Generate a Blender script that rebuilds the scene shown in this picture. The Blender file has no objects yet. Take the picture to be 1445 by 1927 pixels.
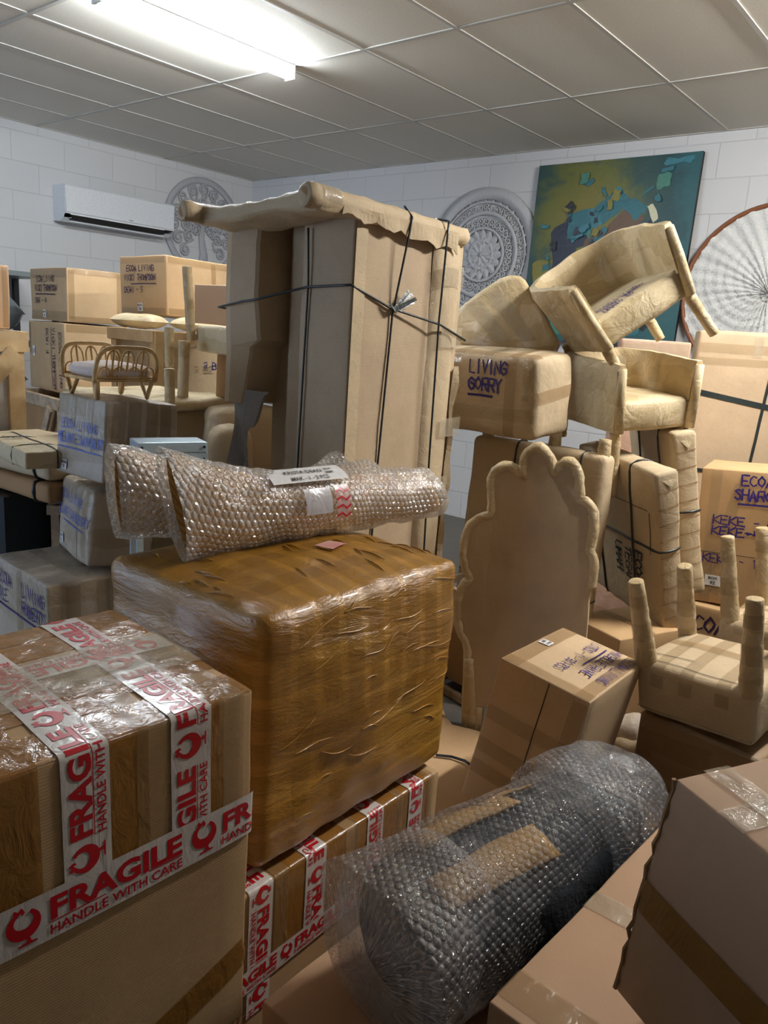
import bpy, bmesh, math, random
from mathutils import Vector, Matrix, Euler, noise
PI = math.pi
sc = bpy.context.scene
col = sc.collection
random.seed(7)

# ------------------------------------------------------------------ camera
CAM_H = 1.55
TILT, ROLL, YAW, FPX = 0.224763, 0.0675468, -0.678031, 1453.97
_f = Vector((math.sin(YAW) * math.cos(TILT), math.cos(YAW) * math.cos(TILT), -math.sin(TILT)))
_r0 = Vector((math.cos(YAW), -math.sin(YAW), 0)); _u0 = _r0.cross(_f)
_r = _r0 * math.cos(ROLL) + _u0 * math.sin(ROLL); _u = -_r0 * math.sin(ROLL) + _u0 * math.cos(ROLL)
cam_d = bpy.data.cameras.new('camera'); cam = bpy.data.objects.new('camera', cam_d); col.objects.link(cam)
M = Matrix((_r, _u, -_f)).transposed().to_4x4(); M.translation = (0, 0, CAM_H)
cam.matrix_world = M
cam_d.sensor_fit = 'VERTICAL'; cam_d.sensor_height = 36.0
cam_d.lens = FPX / 1927 * 36.0; cam_d.clip_start = .02
sc.camera = cam
CO = Vector((0, 0, CAM_H)); HEAD = Vector((math.sin(YAW), math.cos(YAW), 0)); RT = Vector((math.cos(YAW), -math.sin(YAW), 0))
def ray(px, py): return _f + _r * ((px - 722.5) / FPX) - _u * ((py - 963.5) / FPX)
def at(px, py, D):
    d = ray(px, py); return CO + d * (D / d.dot(HEAD))
def onz(px, py, z):
    d = ray(px, py); return CO + d * ((z - CAM_H) / d.z)
def onpl(px, py, P, n):
    d = ray(px, py); return CO + d * ((P - CO).dot(n) / d.dot(n))

# ------------------------------------------------------------------ world, light, exposure
sc.view_settings.view_transform = 'Standard'; sc.view_settings.look = 'None'
sc.view_settings.exposure = 0.28; sc.view_settings.gamma = 1; sc.view_settings.use_curve_mapping = False
w = bpy.data.worlds.new('world'); sc.world = w; w.use_nodes = True
w.node_tree.nodes['Background'].inputs[0].default_value = (.55, .72, 1, 1)
w.node_tree.nodes['Background'].inputs[1].default_value = 4.0
LAMP_COOL = (0.86, 0.94, 1.0); LAMP_E = 135.0
LAMP_WARM = (1.0, 0.98, 0.945); LAMP_WARM_E = 310.0
day = bpy.data.lights.new('daylight', 'AREA'); day.shape = 'RECTANGLE'; day.size = 2.6; day.size_y = 2.1
day.energy = 620; day.color = (.50, .70, 1.0)
do = bpy.data.objects.new('daylight', day); col.objects.link(do)
do.location = (-5.0, -2.42, 1.25); do.rotation_euler = (math.radians(90), 0, PI)   # in the open roller door, shining in along +y

# ------------------------------------------------------------------ materials
def mat(name):
    m = bpy.data.materials.new(name); m.use_nodes = True
    return m, m.node_tree.nodes, m.node_tree.links, m.node_tree.nodes['Principled BSDF']
def srgb(h):
    v = [int(h[i:i+2], 16) / 255 for i in (0, 2, 4)]
    return tuple((c / 12.92 if c <= .04045 else ((c + .055) / 1.055) ** 2.4) for c in v) + (1,)
def scl(c, k): return (c[0]*k, c[1]*k, c[2]*k, 1)
def noise_node(N, L, co, scale, detail=4, rough=.5, stretch=None, dist=0):
    if stretch:
        mp = N.new('ShaderNodeMapping'); mp.inputs['Scale'].default_value = stretch; L.new(co, mp.inputs[0]); co = mp.outputs[0]
    n = N.new('ShaderNodeTexNoise'); n.inputs['Scale'].default_value = scale; n.inputs['Detail'].default_value = detail
    n.inputs['Roughness'].default_value = rough; n.inputs['Distortion'].default_value = dist; L.new(co, n.inputs['Vector'])
    return n.outputs['Fac']
def ramp(N, L, fac, stops):
    r = N.new('ShaderNodeValToRGB'); e = r.color_ramp.elements
    e[0].position, e[0].color = stops[0]; e[1].position, e[1].color = stops[-1]
    for p, c in stops[1:-1]:
        x = e.new(p); x.color = c
    L.new(fac, r.inputs[0]); return r.outputs[0]
def bump(N, L, h, strength, dist=.01, normal=None):
    b = N.new('ShaderNodeBump'); b.inputs['Strength'].default_value = strength; b.inputs['Distance'].default_value = dist
    L.new(h, b.inputs['Height'])
    if normal: L.new(normal, b.inputs['Normal'])
    return b.outputs[0]
def coord(N, which='Object'):
    return N.new('ShaderNodeTexCoord').outputs[which]
def math_n(N, L, op, a, b=None):
    m = N.new('ShaderNodeMath'); m.operation = op
    for i, v in enumerate((a, b)):
        if v is None: continue
        if isinstance(v, (int, float)): m.inputs[i].default_value = v
        else: L.new(v, m.inputs[i])
    return m.outputs[0]
def m_card(name, hexc, rough=.75, gloss=0.0, wave_axis='Z', wave=.25, wrinkle=.0, mott=.12):
    """cardboard / kraft paper: mottled fibre colour, corrugation bump, optional packing-film gloss patches"""
    m, N, L, P = mat(name); c = srgb(hexc); co = coord(N)
    f1 = noise_node(N, L, co, 5, 5, .6)
    f2 = noise_node(N, L, co, 160, 2, .6)
    f = math_n(N, L, 'ADD', math_n(N, L, 'MULTIPLY', f1, .7), math_n(N, L, 'MULTIPLY', f2, .3))
    base = ramp(N, L, f, [(.3, scl(c, 1 - mott)), (.7, scl(c, 1 + mott))])
    if gloss >= .7:   # overlapping strips of pale packing tape
        mp = N.new('ShaderNodeMapping'); mp.inputs['Scale'].default_value = (6, 6, 14); mp.inputs['Rotation'].default_value = (.2, .1, .3); L.new(co, mp.inputs[0])
        vc = N.new('ShaderNodeTexVoronoi'); vc.distance = 'CHEBYCHEV'; vc.inputs['Scale'].default_value = 1; vc.inputs['Randomness'].default_value = .8; L.new(mp.outputs[0], vc.inputs['Vector'])
        sp = N.new('ShaderNodeSeparateColor'); L.new(vc.outputs['Color'], sp.inputs[0])
        mx = N.new('ShaderNodeMix'); mx.data_type = 'RGBA'; mx.blend_type = 'MULTIPLY'; mx.inputs[0].default_value = 1; L.new(base, mx.inputs[6])
        L.new(ramp(N, L, sp.outputs[0], [(.55, (1, 1, 1, 1)), (.60, (.86, .83, .76, 1))]), mx.inputs[7]); base = mx.outputs[2]
    L.new(base, P.inputs['Base Color'])
    P.inputs['Roughness'].default_value = rough; P.inputs['Specular IOR Level'].default_value = .35
    wv = N.new('ShaderNodeTexWave'); wv.bands_direction = wave_axis; wv.inputs['Scale'].default_value = 62; wv.inputs['Distortion'].default_value = .8
    L.new(co, wv.inputs['Vector'])
    nrm = bump(N, L, wv.outputs['Fac'], wave * .5, .0010)
    if wrinkle:
        wn = noise_node(N, L, co, 9, 6, .62, dist=1.2)
        nrm = bump(N, L, wn, wrinkle, .03, nrm)
        ds = N.new('ShaderNodeVectorMath'); ds.operation = 'ADD'; L.new(co, ds.inputs[0])
        nn = N.new('ShaderNodeTexNoise'); nn.inputs['Scale'].default_value = 5; L.new(co, nn.inputs['Vector'])
        sc_ = N.new('ShaderNodeVectorMath'); sc_.operation = 'SCALE'; sc_.inputs['Scale'].default_value = .45; L.new(nn.outputs['Color'], sc_.inputs[0]); L.new(sc_.outputs[0], ds.inputs[1])
        vo = N.new('ShaderNodeTexVoronoi'); vo.feature = 'DISTANCE_TO_EDGE'; vo.inputs['Scale'].default_value = 6; L.new(ds.outputs[0], vo.inputs['Vector'])
        cr = ramp(N, L, vo.outputs['Distance'], [(0, (0, 0, 0, 1)), (.10, (1, 1, 1, 1))])
        nrm = bump(N, L, cr, min(1, wrinkle * .55), .004, nrm)
    L.new(nrm, P.inputs['Normal'])
    if gloss:
        g = noise_node(N, L, co, 3.2, 3, .5)
        L.new(ramp(N, L, g, [(.46, (0, 0, 0, 1)), (.56, (gloss,)*3 + (1,))]), P.inputs['Coat Weight'])
        P.inputs['Coat Roughness'].default_value = .09
        cn = noise_node(N, L, co, 12, 6, .62, dist=2.5)
        L.new(bump(N, L, cn, 1.0, .035), P.inputs['Coat Normal'])
    return m
def m_plain(name, c, rough=.5, metal=0.0, coat=0.0, bmp=0, bscale=60):
    m, N, L, P = mat(name)
    P.inputs['Base Color'].default_value = srgb(c) if isinstance(c, str) else c
    P.inputs['Roughness'].default_value = rough; P.inputs['Metallic'].default_value = metal; P.inputs['Coat Weight'].default_value = coat
    co = coord(N)
    f = noise_node(N, L, co, bscale, 4, .6)
    c0 = srgb(c) if isinstance(c, str) else c
    L.new(ramp(N, L, f, [(.3, scl(c0, .93)), (.7, scl(c0, 1.06))]), P.inputs['Base Color'])
    if bmp: L.new(bump(N, L, f, bmp, .01), P.inputs['Normal'])
    return m
def m_tape(name, hexc, alpha, rough=.18, wr=.35):
    """thin packing tape or film: partly see-through, glossy, rippled"""
    m, N, L, P = mat(name); co = coord(N)
    P.inputs['Base Color'].default_value = srgb(hexc); P.inputs['Roughness'].default_value = rough
    P.inputs['Alpha'].default_value = alpha
    n1 = noise_node(N, L, co, 26, 5, .6, stretch=(1, 1, .45), dist=.8)
    L.new(bump(N, L, n1, wr, .012), P.inputs['Normal'])
    P.inputs['Coat Weight'].default_value = .6; P.inputs['Coat Roughness'].default_value = .08
    L.new(bump(N, L, n1, wr, .012), P.inputs['Coat Normal'])
    return m

CARD = m_card('cardboard', 'B8966C', gloss=.12)
CARD_L = m_card('cardboard_light', 'BF9E76', rough=.7, gloss=.15)
CARD_D = m_card('cardboard_dark', 'A07C55', rough=.75)
CARD_P = m_card('cardboard_pinkish', 'BD9A7A', rough=.7, wave=.1, mott=.05)
KRAFT = m_card('kraft_paper_film', 'CCB995', rough=.6, gloss=.75, wave=.12, wrinkle=.35)
KRAFT_M = m_card('kraft_paper', 'BDA888', rough=.7, gloss=.25, wave=.35, wrinkle=.22)
KRAFT_B = m_card('kraft_board', 'B49D80', rough=.72, gloss=.1, wave=.5, wrinkle=.08, wave_axis='Z')
KRAFT_LEG = m_card('kraft_leg', 'C4AE88', rough=.5, gloss=.9, wave=.1, wrinkle=.5)
GREYWRAP = m_card('film_wrapped_cardboard', 'B9AA98', rough=.4, gloss=1.0, wave=.2, wrinkle=.35)
BTAPE = m_tape('brown_tape', '9C6A2C', .80, .2)
BTAPE_L = m_tape('pale_tape', 'AD8B5E', .42, .22)
CTAPE = m_tape('clear_tape', 'B39B74', .30, .10, .6)
STAPE = m_tape('shiny_tape', 'C9BCA2', .4, .08, .9)
WTAPE = m_tape('white_printed_tape', 'D9D0C8', .93, .25, .2)
RED = m_plain('red_print', 'C01420', .35, coat=.3)
INK = m_plain('purple_marker', '2A1770', .5)
INK_B = m_plain('blue_marker', '3F57B5', .5)
INK_K = m_plain('dark_marker', '2C1236', .5)
PAPER = m_plain('label_paper', 'E6E4E2', .6)
BLACKP = m_plain('black_print', '15151A', .6)
STRAP = m_plain('black_strap', '1D2226', .38, coat=.2, bmp=.2)
STRAP_G = m_plain('green_black_strap', '232B2B', .38, coat=.2, bmp=.2)
DARK = m_plain('dark_gap', '15110D', .9)
def m_wood(name, c0, c1, stretch):
    m, N, L, P = mat(name); co = coord(N)
    f = noise_node(N, L, co, 14, 5, .6, stretch=stretch, dist=.6)
    L.new(ramp(N, L, f, [(.3, srgb(c0)), (.65, srgb(c1))]), P.inputs['Base Color'])
    P.inputs['Roughness'].default_value = .65
    L.new(bump(N, L, f, .2, .01), P.inputs['Normal']); return m
PINE = m_wood('pine', 'CFAE80', 'DFC499', (1, 1, 1))
PINE_G = m_wood('grey_pine', '85705A', 'B9A284', (1, 1, 1))
RATTAN = m_wood('rattan', 'C0904F', 'E6C48C', (1, 1, 1))
METAL = m_plain('painted_metal', 'AEBFC8', .35, metal=.3)
METAL_D = m_plain('dark_metal', '2A2E33', .4, metal=.6)
CUSH = m_plain('cushion_cotton', 'DCC9BE', .9, bmp=.1)
GREYSHEET = m_card('grey_backed_paper', '9E9B9A', rough=.8, wave=.1, wrinkle=.3)

def m_orange():
    m, N, L, P = mat('mustard_tape_wrap'); co = coord(N)
    n1 = noise_node(N, L, co, 4, 4, .6); n2 = noise_node(N, L, co, 10, 6, .6, stretch=(.4, .4, 1.6), dist=1.5)
    n3 = noise_node(N, L, co, 30, 5, .65, stretch=(.3, .3, 1.2), dist=2.5)
    L.new(ramp(N, L, n1, [(.3, srgb('9C6A10')), (.55, srgb('B5801C')), (.75, srgb('C29438'))]), P.inputs['Base Color'])
    P.inputs['Roughness'].default_value = .33
    h = math_n(N, L, 'ADD', n2, math_n(N, L, 'MULTIPLY', n3, .2))
    b = bump(N, L, h, .38, .03); L.new(b, P.inputs['Normal'])
    P.inputs['Coat Weight'].default_value = .85; P.inputs['Coat Roughness'].default_value = .1
    L.new(bump(N, L, h, .6, .035), P.inputs['Coat Normal']); return m
ORANGE = m_orange()
def m_otape():
    m, N, L, P = mat('mustard_tape'); co = coord(N)
    P.inputs['Base Color'].default_value = srgb('A0701A'); P.inputs['Roughness'].default_value = .25
    n = noise_node(N, L, co, 22, 5, .6, dist=1.5); L.new(bump(N, L, n, .5, .02), P.inputs['Normal'])
    P.inputs['Coat Weight'].default_value = .8; P.inputs['Coat Roughness'].default_value = .08; P.inputs['Alpha'].default_value = .22
    return m
OTAPE = m_otape()

def m_bubble(name, tint, transp, milk, per=.012):
    """bubble wrap: hexagonal domes from the sheet's own UVs (metres)"""
    m, N, L, P = mat(name); uv = coord(N, 'UV')
    ds = []
    for off in ((0, 0, 0), (.5, .5, 0)):
        mp = N.new('ShaderNodeMapping'); mp.inputs['Scale'].default_value = (1/per, 1/(per*1.732), 1); mp.inputs['Location'].default_value = off
        L.new(uv, mp.inputs[0])
        fr = N.new('ShaderNodeVectorMath'); fr.operation = 'FRACTION'; L.new(mp.outputs[0], fr.inputs[0])
        sb = N.new('ShaderNodeVectorMath'); sb.operation = 'SUBTRACT'; L.new(fr.outputs[0], sb.inputs[0]); sb.inputs[1].default_value = (.5, .5, 0)
        ml = N.new('ShaderNodeVectorMath'); ml.operation = 'MULTIPLY'; L.new(sb.outputs[0], ml.inputs[0]); ml.inputs[1].default_value = (1, 1.732, 0)
        ln = N.new('ShaderNodeVectorMath'); ln.operation = 'LENGTH'; L.new(ml.outputs[0], ln.inputs[0]); ds.append(ln.outputs['Value'])
    d = math_n(N, L, 'MINIMUM', ds[0], ds[1])
    dome = ramp(N, L, d, [(.0, (1, 1, 1, 1)), (.28, (.85,)*3 + (1,)), (.40, (.25,)*3 + (1,)), (.46, (0, 0, 0, 1))])
    rim = ramp(N, L, d, [(.26, (0, 0, 0, 1)), (.36, (1, 1, 1, 1)), (.44, (0, 0, 0, 1))])
    co = coord(N); wn = noise_node(N, L, co, 9, 7, .66, dist=2.0)
    b1 = bump(N, L, dome, 1.0, .007); b2 = bump(N, L, wn, .40, .03, b1)
    gl = N.new('ShaderNodeBsdfGlossy'); gl.inputs['Roughness'].default_value = .07; gl.inputs['Color'].default_value = (1, 1, 1, 1); L.new(b2, gl.inputs['Normal'])
    df = N.new('ShaderNodeBsdfDiffuse'); df.inputs['Color'].default_value = milk; L.new(b2, df.inputs['Normal'])
    tl = N.new('ShaderNodeBsdfTranslucent'); tl.inputs['Color'].default_value = milk; L.new(b2, tl.inputs['Normal'])
    mx0 = N.new('ShaderNodeMixShader'); mx0.inputs[0].default_value = .3; L.new(df.outputs[0], mx0.inputs[1]); L.new(tl.outputs[0], mx0.inputs[2])
    mx1 = N.new('ShaderNodeMixShader'); mx1.inputs[0].default_value = .55; L.new(mx0.outputs[0], mx1.inputs[1]); L.new(gl.outputs[0], mx1.inputs[2])
    tr = N.new('ShaderNodeBsdfTransparent'); tr.inputs['Color'].default_value = tint
    mx2 = N.new('ShaderNodeMixShader')
    wr2 = ramp(N, L, wn, [(.42, (0, 0, 0, 1)), (.72, (.30,)*3 + (1,))])
    fac = math_n(N, L, 'ADD', math_n(N, L, 'MULTIPLY', rim, .34), math_n(N, L, 'ADD', wr2, 1 - transp))
    L.new(fac, mx2.inputs[0]); L.new(tr.outputs[0], mx2.inputs[1]); L.new(mx1.outputs[0], mx2.inputs[2])
    L.new(mx2.outputs[0], N['Material Output'].inputs[0]); return m
BUB_W = m_bubble('milky_bubble_wrap', (1, .985, .96, 1), .53, (.95, .92, .87, 1), .018)
BUB_C = m_bubble('clear_bubble_wrap', (.965, .98, 1, 1), .90, (.74, .78, .84, 1), .0165)
BUB_M = m_bubble('cloudy_bubble_wrap', (.97, .97, .98, 1), .80, (.80, .79, .80, 1), .0165)

# ------------------------------------------------------------------ mesh helpers
def mk(name, V, F, m, parent=None, smooth=False, uv=None, mats=None, fm=None, angle=None):
    me = bpy.data.meshes.new(name); me.from_pydata([tuple(v) for v in V], [], F); me.update()
    if mats:
        for q in mats: me.materials.append(q)
        for i, p in enumerate(me.polygons): p.material_index = fm[i]
    elif m: me.materials.append(m)
    if smooth: me.polygons.foreach_set('use_smooth', [True] * len(me.polygons))
    if uv:
        ul = me.uv_layers.new(name='UVMap')
        for lp in me.loops: ul.data[lp.index].uv = uv[lp.vertex_index]
    o = bpy.data.objects.new(name, me); col.objects.link(o)
    if parent: o.parent = parent
    return o
def thing(name, label, cat, loc=(0, 0, 0), rot=(0, 0, 0), group=None):
    o = bpy.data.objects.new(name, None); o.empty_display_size = .1; col.objects.link(o)
    o.location = loc; o.rotation_euler = rot; o['label'] = label; o['category'] = cat
    if group: o['group'] = group
    return o
def tag(o, label, cat, group=None):
    o['label'] = label; o['category'] = cat
    if group: o['group'] = group
    return o
def struct(name, V, F, m, parent=None, **k):
    o = mk(name, V, F, m, parent, **k)
    if not parent: o['kind'] = 'structure'
    return o
BF = [(0, 3, 2, 1), (4, 5, 6, 7), (0, 1, 5, 4), (1, 2, 6, 5), (2, 3, 7, 6), (3, 0, 4, 7)]
def boxv(x0, y0, z0, x1, y1, z1):
    return [Vector(v) for v in ((x0,y0,z0),(x1,y0,z0),(x1,y1,z0),(x0,y1,z0),(x0,y0,z1),(x1,y0,z1),(x1,y1,z1),(x0,y1,z1))]
class MB:
    def __init__(s): s.V = []; s.F = []; s.uv = []
    def add(s, V, F, uv=None):
        n = len(s.V); s.V += list(V); s.F += [tuple(i + n for i in f) for f in F]
        s.uv += (uv if uv else [(0, 0)] * len(V)); return s
    def box(s, *a): return s.add(boxv(*a), BF)
    def obox(s, c, ax, ay, az):       # centre and three half-axis vectors
        c = Vector(c); V = [c + ax*i + ay*j + az*k for k in (-1, 1) for i, j in ((-1,-1),(1,-1),(1,1),(-1,1))]
        return s.add(V, BF)
    def bar(s, a, b, w, h, up=Vector((0, 0, 1))):
        a = Vector(a); b = Vector(b); d = (b - a).normalized(); x = d.cross(up)
        if x.length < 1e-3: x = d.cross(Vector((0, 1, 0)))
        x.normalize(); y = x.cross(d)
        return s.obox((a + b) / 2, (b - a) / 2, x * w / 2, y * h / 2)
    def tube(s, pts, r, sides=10, cap=True, amp=0, seed=0, flat=1.0, closed=False, up=None):
        pts = [Vector(p) for p in pts]; n = len(pts); rr = r if isinstance(r, (list, tuple)) else [r] * n
        V = []; F = []; px = None
        for i, p in enumerate(pts):
            if closed: d = pts[(i + 1) % n] - pts[i - 1]
            else: d = pts[min(i + 1, n - 1)] - pts[max(i - 1, 0)]
            d.normalize()
            if px is None:
                a = up or (Vector((0, 0, 1)) if abs(d.z) < .9 else Vector((1, 0, 0))); x = d.cross(a).normalized()
            else:
                x = px - d * px.dot(d)
                x = x.normalized() if x.length > 1e-4 else d.orthogonal().normalized()
            px = x; y = d.cross(x)
            for k in range(sides):
                t = 2 * PI * k / sides; q = x * math.cos(t) + y * math.sin(t) * flat
                rad = rr[i] * (1 + (amp * noise.noise(Vector((math.cos(t)*1.3 + seed, math.sin(t)*1.3, i * .55))) if amp else 0))
                V.append(p + q * rad)
        m_ = n if closed else n - 1
        for i in range(m_):
            for k in range(sides):
                j = (i + 1) % n
                F.append((i*sides + k, i*sides + (k+1) % sides, j*sides + (k+1) % sides, j*sides + k))
        if cap and not closed:
            F.append(tuple(range(sides))[::-1]); F.append(tuple((n-1)*sides + k for k in range(sides)))
        return s.add(V, F)
    def build(s, name, m, parent=None, smooth=False, uv=False):
        return mk(name, s.V, s.F, m, parent, smooth, s.uv if uv else None)
def lerp_pts(a, b, n): return [Vector(a).lerp(Vector(b), i / n) for i in range(n + 1)]
def pole(name, a, b, r0, r1, m, parent, seed=0, n=14, amp=.12, sides=14):
    """paper-wrapped leg: tapered, lumpy, with a folded-in end"""
    P = lerp_pts(a, b, n); R = [r0 + (r1 - r0) * i / n for i in range(n + 1)]
    R[0] *= .96; d = (P[-1] - P[0]).normalized()
    P = [P[0] - d * .002] + P + [P[-1] + d * .002]; R = [R[0] * .8] + R + [R[-1] * .8]
    mb = MB().tube(P, R, sides, amp=amp, seed=seed)
    o = mb.build(name, m, parent, True)
    return o
def cloth_band(a, b, r0, r1, t0, t1, m, parent, name='tape_band', sides=14):
    a = Vector(a); b = Vector(b); P = lerp_pts(a.lerp(b, t0), a.lerp(b, t1), 2)
    R = [(r0 + (r1 - r0) * (t0 + (t1 - t0) * i / 2)) * 1.10 for i in range(3)]
    return MB().tube(P, R, sides, cap=False, amp=.1, seed=3).build(name, m, parent, True)

class SB:
    """a box with soft, rounded, bulged and dented skin; base centre at the origin"""
    def __init__(s, U, V, W, r=.006, bulge=.004, amp=.002, freq=4, seed=0, seg=.05, shear=None, taper=0):
        s.H = Vector((U/2, V/2, W/2)); s.r = min(r, min(s.H) * .95); s.bulge = bulge; s.amp = amp; s.freq = freq; s.seed = seed; s.seg = seg; s.taper = taper
    def map(s, p, off=0.0):
        H = s.H; r = s.r; c = Vector((p[0], p[1], p[2] - H.z))
        q = Vector([max(-(H[i]-r), min(H[i]-r, c[i])) for i in range(3)]); d = c - q
        n = d.normalized() if d.length > 1e-9 else Vector((0, 0, 1))
        k = 1.0
        t = [1 - min(1, abs(c[i]) / H[i]) ** 2 for i in range(3)]
        ax = max(range(3), key=lambda i: abs(n[i])); o = [i for i in range(3) if i != ax]
        b = s.bulge * t[o[0]] * t[o[1]]
        z = s.amp * (noise.noise(q * s.freq + Vector((s.seed * 3.7, s.seed, 1))) + .5 * noise.noise(q * s.freq * 2.7 + Vector((s.seed, 5, 2)))) if s.amp else 0
        res = q + n * (r + b + z + off)
        if s.taper:
            kk = 1 - s.taper * (res.z + H.z) / (2 * H.z); res.x *= kk; res.y *= kk
        return Vector((res.x, res.y, res.z + H.z))
    def ticks(s, h):
        r = s.r; n = max(1, int(round(2 * (h - r) / s.seg)))
        if h - r < 1e-4: return [-h, 0, h]
        mid = [-(h - r) + 2 * (h - r) * i / n for i in range(n + 1)]
        return [-h, -h + r * .45] + mid + [h - r * .45, h]
    def mesh(s, skip=()):
        tx, ty, tz = [s.ticks(h) for h in s.H]; D = {}; V = []; F = []
        def vid(x, y, z):
            k = (round(x, 6), round(y, 6), round(z, 6))
            if k not in D: D[k] = len(V); V.append(s.map((x, y, z + s.H.z)))
            return D[k]
        X, Y, Z = s.H
        for face, A, B, fn, flip in (('b', tx, ty, lambda a, b: (a, b, -Z), True), ('t', tx, ty, lambda a, b: (a, b, Z), False),
                               ('f', tx, tz, lambda a, b: (a, -Y, b), False), ('k', tx, tz, lambda a, b: (a, Y, b), True),
                               ('l', ty, tz, lambda a, b: (-X, a, b), True), ('r', ty, tz, lambda a, b: (X, a, b), False)):
            if face in skip: continue
            for i in range(len(A) - 1):
                for j in range(len(B) - 1):
                    f = [vid(*fn(A[i], B[j])), vid(*fn(A[i+1], B[j])), vid(*fn(A[i+1], B[j+1])), vid(*fn(A[i], B[j+1]))]
                    F.append(tuple(f[::-1] if flip else f))
        return V, F
    def frame(s, face, u, w, rot=0):
        X, Y, Z = s.H
        o, x, y = {'front': ((u, -Y, w), (1,0,0), (0,0,1)), 'left': ((-X, -u, w), (0,-1,0), (0,0,1)), 'right': ((X, u, w), (0,1,0), (0,0,1)),
                   'back': ((-u, Y, w), (-1,0,0), (0,0,1)), 'top': ((u, w, 2*Z), (1,0,0), (0,1,0))}[face]
        x = Vector(x); y = Vector(y); c, n = math.cos(rot), math.sin(rot)
        return Vector(o), x * c + y * n, -x * n + y * c
    def body(s, name, m, parent): return mk(name, *s.mesh(), m, parent, True)
    def strip(s, path, across, width, m, parent, off=.0022, name='tape', seg=.03, cn=2):
        across = Vector(across).normalized(); P = []
        for a, b in zip(path[:-1], path[1:]):
            a = Vector(a); b = Vector(b); L = (b - a).length; n = max(2, int(L / seg)); ts = [i / n for i in range(n)]
            e = s.r / L if L > 4 * s.r else 0
            if e: ts = sorted(set(ts + [e * .45, e, 1 - e, 1 - e * .45]))
            P += [a.lerp(b, t) for t in ts]
        P.append(Vector(path[-1])); V = []; F = []
        for p in P:
            for k in range(cn + 1): V.append(s.map(p + across * width * (k / cn - .5), off))
        for i in range(len(P) - 1):
            for k in range(cn): q = i * (cn + 1) + k; F.append((q, q + cn + 1, q + cn + 2, q + 1))
        return mk(name, V, F, m, parent, True)
    def tape(s, face, u0, w0, u1, w1, width, m, parent, off=.0022, name='tape'):
        o0, x, y = s.frame(face, u0, w0); o1, _, _ = s.frame(face, u1, w1); d = (o1 - o0).normalized(); n = x.cross(y)
        return s.strip([o0, o1], d.cross(n), width, m, parent, off, name)
    def decal(s, glyph, path, up, m, parent, name, off=.0045, smin=None, smax=None):
        """lay a flat glyph mesh (V2,F) along a path of nominal surface points, folding at the path's corners"""
        V2, F2 = glyph; up = Vector(up).normalized(); segs = []; L = 0
        for a, b in zip(path[:-1], path[1:]):
            a = Vector(a); b = Vector(b); l = (b - a).length; segs.append((L, L + l, a, (b - a) / l)); L += l
        bm = bmesh.new(); vs = [bm.verts.new((x, y, 0)) for x, y in V2]
        for f in F2:
            try: bm.faces.new([vs[i] for i in f])
            except ValueError: pass
        def cut(x, **k):
            bmesh.ops.bisect_plane(bm, geom=bm.verts[:] + bm.edges[:] + bm.faces[:], plane_co=(x, 0, 0), plane_no=(1, 0, 0), **k)
        cut(0 if smin is None else smin, clear_inner=True); cut(L if smax is None else smax, clear_outer=True)
        for l0, l1, a, d in segs[:-1]:
            for e in (-s.r, 0, s.r): cut(l1 + e)
        if not bm.faces: bm.free(); return None
        bm.verts.index_update(); V = []
        for v in bm.verts:
            sg = segs[-1]
            for q in segs:
                if v.co.x <= q[1] + 1e-7: sg = q; break
            V.append(s.map(sg[2] + sg[3] * (v.co.x - sg[0]) + up * v.co.y, off))
        F = [tuple(v.index for v in f.verts) for f in bm.faces]; bm.free()
        return mk(name, V, F, m, parent)
    def write(s, face, u, w, text, h, parent, m=None, rot=0, wd=None, name='handwriting', thick=.1, off=.0035, underline=None, seed=1, squash=1):
        off = max(off, .0055)
        o, x, y = s.frame(face, u, w, rot); mb = MB()
        for i, line in enumerate(text.split('\n')):
            g = stroke_text(line, h, wd or h * .72, thick, seed + i)
            mb.add([Vector((p[0], p[1] - i * h * 1.45, 0)) for p in g[0]], g[1])
        if underline:
            x0, x1, yy = underline; g = ribbon([(x0, yy), ((x0+x1)/2, yy + .04*h), (x1, yy)], thick * h * 1.1)
            mb.add([Vector((p[0], p[1], 0)) for p in g[0]], g[1])
        V = [s.map(o + x * p.x + y * p.y, off) for p in mb.V]
        return mk(name, V, mb.F, m or INK, parent)
    def quad(s, face, u0, w0, u1, w1, m, parent, name, off=.0025, rot=0):
        o, x, y = s.frame(face, (u0+u1)/2, (w0+w1)/2, rot); V = []; n = 5; F = []; a = abs(u1-u0)/2; b = abs(w1-w0)/2
        for j in range(n):
            for i in range(n): V.append(s.map(o + x * (2*i/(n-1) - 1) * a + y * (2*j/(n-1) - 1) * b, off))
        for j in range(n-1):
            for i in range(n-1): F.append((j*n+i, j*n+i+1, (j+1)*n+i+1, (j+1)*n+i))
        return mk(name, V, F, m, parent, True)
    def cord(s, path, r, m, parent, name='strap', closed=False, flat=.45, seg=.03):
        P = []; path = [Vector(p) for p in path]
        pr = list(zip(path[:-1], path[1:])) + ([(path[-1], path[0])] if closed else [])
        for a, b in pr:
            n = max(2, int((b - a).length / seg)); P += [s.map(a.lerp(b, i / n), r * .55) for i in range(n)]
        if not closed: P.append(s.map(path[-1], r * .55))
        return MB().tube(P, r, 6, closed=closed).build(name, m, parent, True)
    def loop(s, axis, c, r, m, parent, name='strap', slant=0):
        X, Y, Z = s.H; W = 2 * Z
        if axis == 'u': P = [(c, -Y, 0), (c, -Y, W), (c + slant, Y, W), (c + slant, Y, 0)]
        elif axis == 'v': P = [(-X, c, 0), (-X, c, W), (X, c + slant, W), (X, c + slant, 0)]
        else: P = [(-X, -Y, c), (X, -Y, c + slant), (X, Y, c + slant), (-X, Y, c)]
        return s.cord(P, r, m, parent, name, True)

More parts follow.
